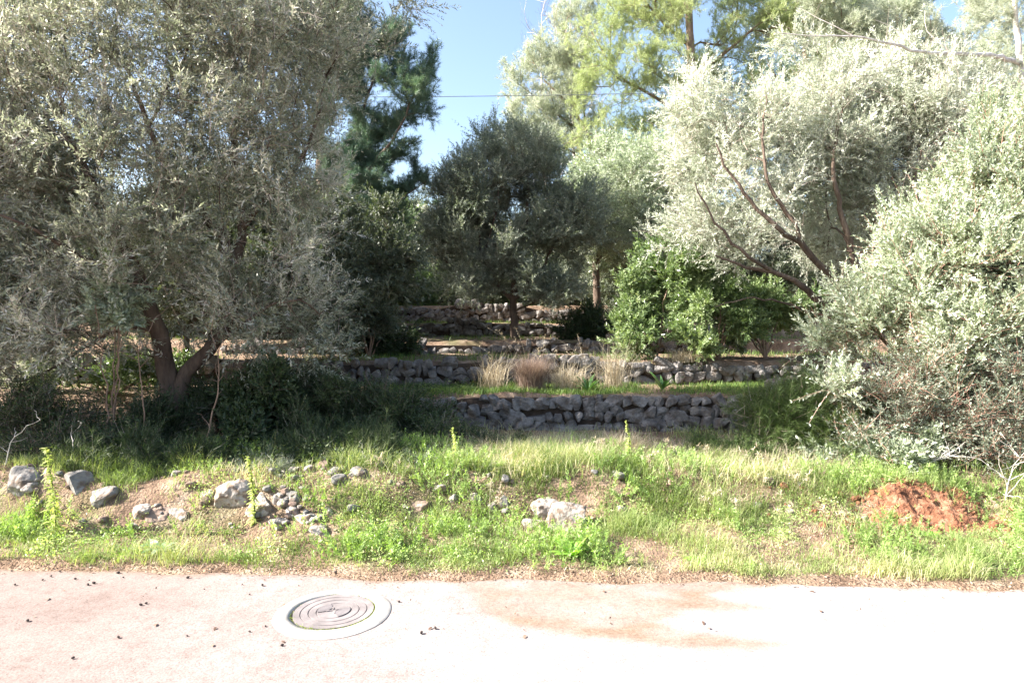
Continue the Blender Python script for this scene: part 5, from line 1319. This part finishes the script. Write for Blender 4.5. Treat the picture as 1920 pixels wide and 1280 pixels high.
for i, (px, d) in enumerate([(1260, 6.9), (1330, 7.0), (1400, 6.8), (1450, 6.6), (1220, 6.5), (1130, 6.6), (1380, 5.8), (1470, 5.7), (1560, 5.6), (1640, 5.5), (1500, 6.2), (1340, 5.9)]):
    o = stalks('thin pale dead stalks standing in the green grass right of the middle', px, d, 4, .30, .05, 20 + i, 900); o['group'] = 'dead stalks in the right half of the bank'

def bare_branches(label, pts, r0, seed, nb=9, L=.35, mat='bark_pale', name='dead_branch'):
    rs = np.random.RandomState(seed); path = resample([P(*q) for q in pts], .08, rs, .008); k = len(path)
    v, f = tube(path, np.linspace(r0, r0 * .3, k), 5); gr = [(v, f, 0, None)]
    for i in range(nb):
        j = rs.randint(k // 4, k); d = rs.normal(size=3); d[2] = abs(d[2]); d /= np.linalg.norm(d); l_ = L * rs.uniform(.4, 1)
        t = np.linspace(0, 1, 6)[:, None]; q = path[j] + t * d * l_ + rs.normal(0, .012, (6, 3)) * t
        v, f = tube(q, np.linspace(r0 * .5, r0 * .15, 6), 4); gr.append((v, f, 0, None))
    return tag(link(name, mesh_np(name, gr, [M[mat]], True)), label, 'dead branch')
bare_branches('long bare leaning stem right of the forked trunk', [(378, 850, 7.2), (400, 770, 7.2), (412, 690, 7.25), (395, 620, 7.3)], .011, 1, mat='bark_red')
bare_branches('thin bare stem left of the forked trunk', [(272, 800, 7.1), (266, 720, 7.1), (262, 660, 7.1), (290, 600, 7.2)], .009, 2, mat='bark_red')
bare_branches('bleached forked twig above the shaded boulder', [(118, 870, 6.4), (140, 840, 6.4), (135, 815, 6.5), (155, 790, 6.5)], .006, 3, 5, .2)
bare_branches('curved bare twig at the far left edge', [(8, 880, 6.3), (20, 830, 6.3), (50, 800, 6.3), (75, 785, 6.3)], .006, 4, 4, .2)
bare_branches('grey forked dead twig on top of the bank left of centre', [(698, 905, 6.4), (697, 875, 6.4), (690, 860, 6.4), (682, 850, 6.4)], .006, 5, 5, .18)
bare_branches('pale dead twigs lying across the bank top in the middle', [(800, 930, 6.4), (850, 900, 6.4), (890, 890, 6.4)], .005, 6, 14, .3)
bare_branches('pale twig tangle by the right edge beside the soil heap', [(1880, 960, 6.2), (1890, 900, 6.3), (1910, 860, 6.4)], .008, 7, 18, .4)
bare_branches('dead twig tangle above the red soil heap', [(1700, 900, 6.7), (1740, 870, 6.7), (1800, 850, 6.7)], .006, 8, 24, .35)

# ------------------------------------------------------------------ pine cones and leaves on the road
def cone_mesh():
    rs = np.random.RandomState(5); gr = []
    v, f = ICO[2]; gr.append((v * np.array([.8, .8, 1.25]), f, 0, None))
    for i in range(60):
        t = (i + .5) / 60; zc = 1 - 2 * t; rr = math.sqrt(max(0, 1 - zc * zc)); a = i * 2.4
        c = np.array([math.cos(a) * rr * .8, math.sin(a) * rr * .8, zc * 1.2]); nrm = c / np.linalg.norm(c)
        s1 = np.cross(nrm, [0, 0, 1.]); s1 /= np.linalg.norm(s1) + 1e-6; s2 = np.cross(nrm, s1)
        V = np.array([c - s1 * .16, c + s2 * .14 , c + s1 * .16, c - s2 * .14, c + nrm * .16 + s2 * .05])
        gr.append((V, np.array([(0, 1, 4), (1, 2, 4), (2, 3, 4), (3, 0, 4)]), 0, None))
    return mesh_np('pine_cone', gr, [M['cone']])
cone = cone_mesh()
cps = [(28, 1098), (80, 1089), (96, 1082), (141, 1087), (222, 1076), (231, 1084), (176, 1095), (355, 1070), (352, 1085), (454, 1097), (492, 1099), (472, 1076), (468, 1116), (264, 1136), (274, 1133),
       (52, 1166), (498, 1176), (468, 1186), (529, 1212), (351, 1194), (137, 1236), (383, 1106), (155, 1070), (748, 1130), (790, 1189), (629, 1075), (22, 1072), (112, 1073), (165, 1098), (816, 1180), (222, 1197)]
for i, (px, py) in enumerate(cps):
    q = G(px, py); rs = np.random.RandomState(i)
    s_ = .0085 * rs.uniform(.55, 1.2)
    o = link('pine_cone', cone, None, (q[0], q[1], .006 + s_ * .8)); o.scale = (s_,) * 3
    o.rotation_euler = (1.5 + rs.uniform(-.2, .2), 0, rs.uniform(0, 6))
    tag(o, 'small dark cone fallen on the pale road', 'pine cone', 'small dark cones scattered over the road')
lps = [(405, 1178), (810, 1178), (985, 1193), (1328, 1181), (1318, 1167), (290, 1176), (86, 1127), (535, 1134), (398, 1214), (528, 1204), (1133, 1112), (1527, 1112), (1540, 1150)]
for i, (px, py) in enumerate(lps):
    q = G(px, py); rs = np.random.RandomState(i + 40)
    V, F_ = strip_leaf((0, 0, .004), (1, .1, .35), rs.uniform(.03, .05), .016, .9, rs, 5)
    o = link('fallen_leaf', mesh_np('fallen_leaf', [(V, F_, 0, np.full(len(F_), rs.uniform(.1, .6)))], [M['litter']], True), None, (q[0], q[1], .006)); o.rotation_euler.z = rs.uniform(0, 6)
    tag(o, 'brown curled leaf lying on the road', 'leaf', 'brown leaves lying on the road')
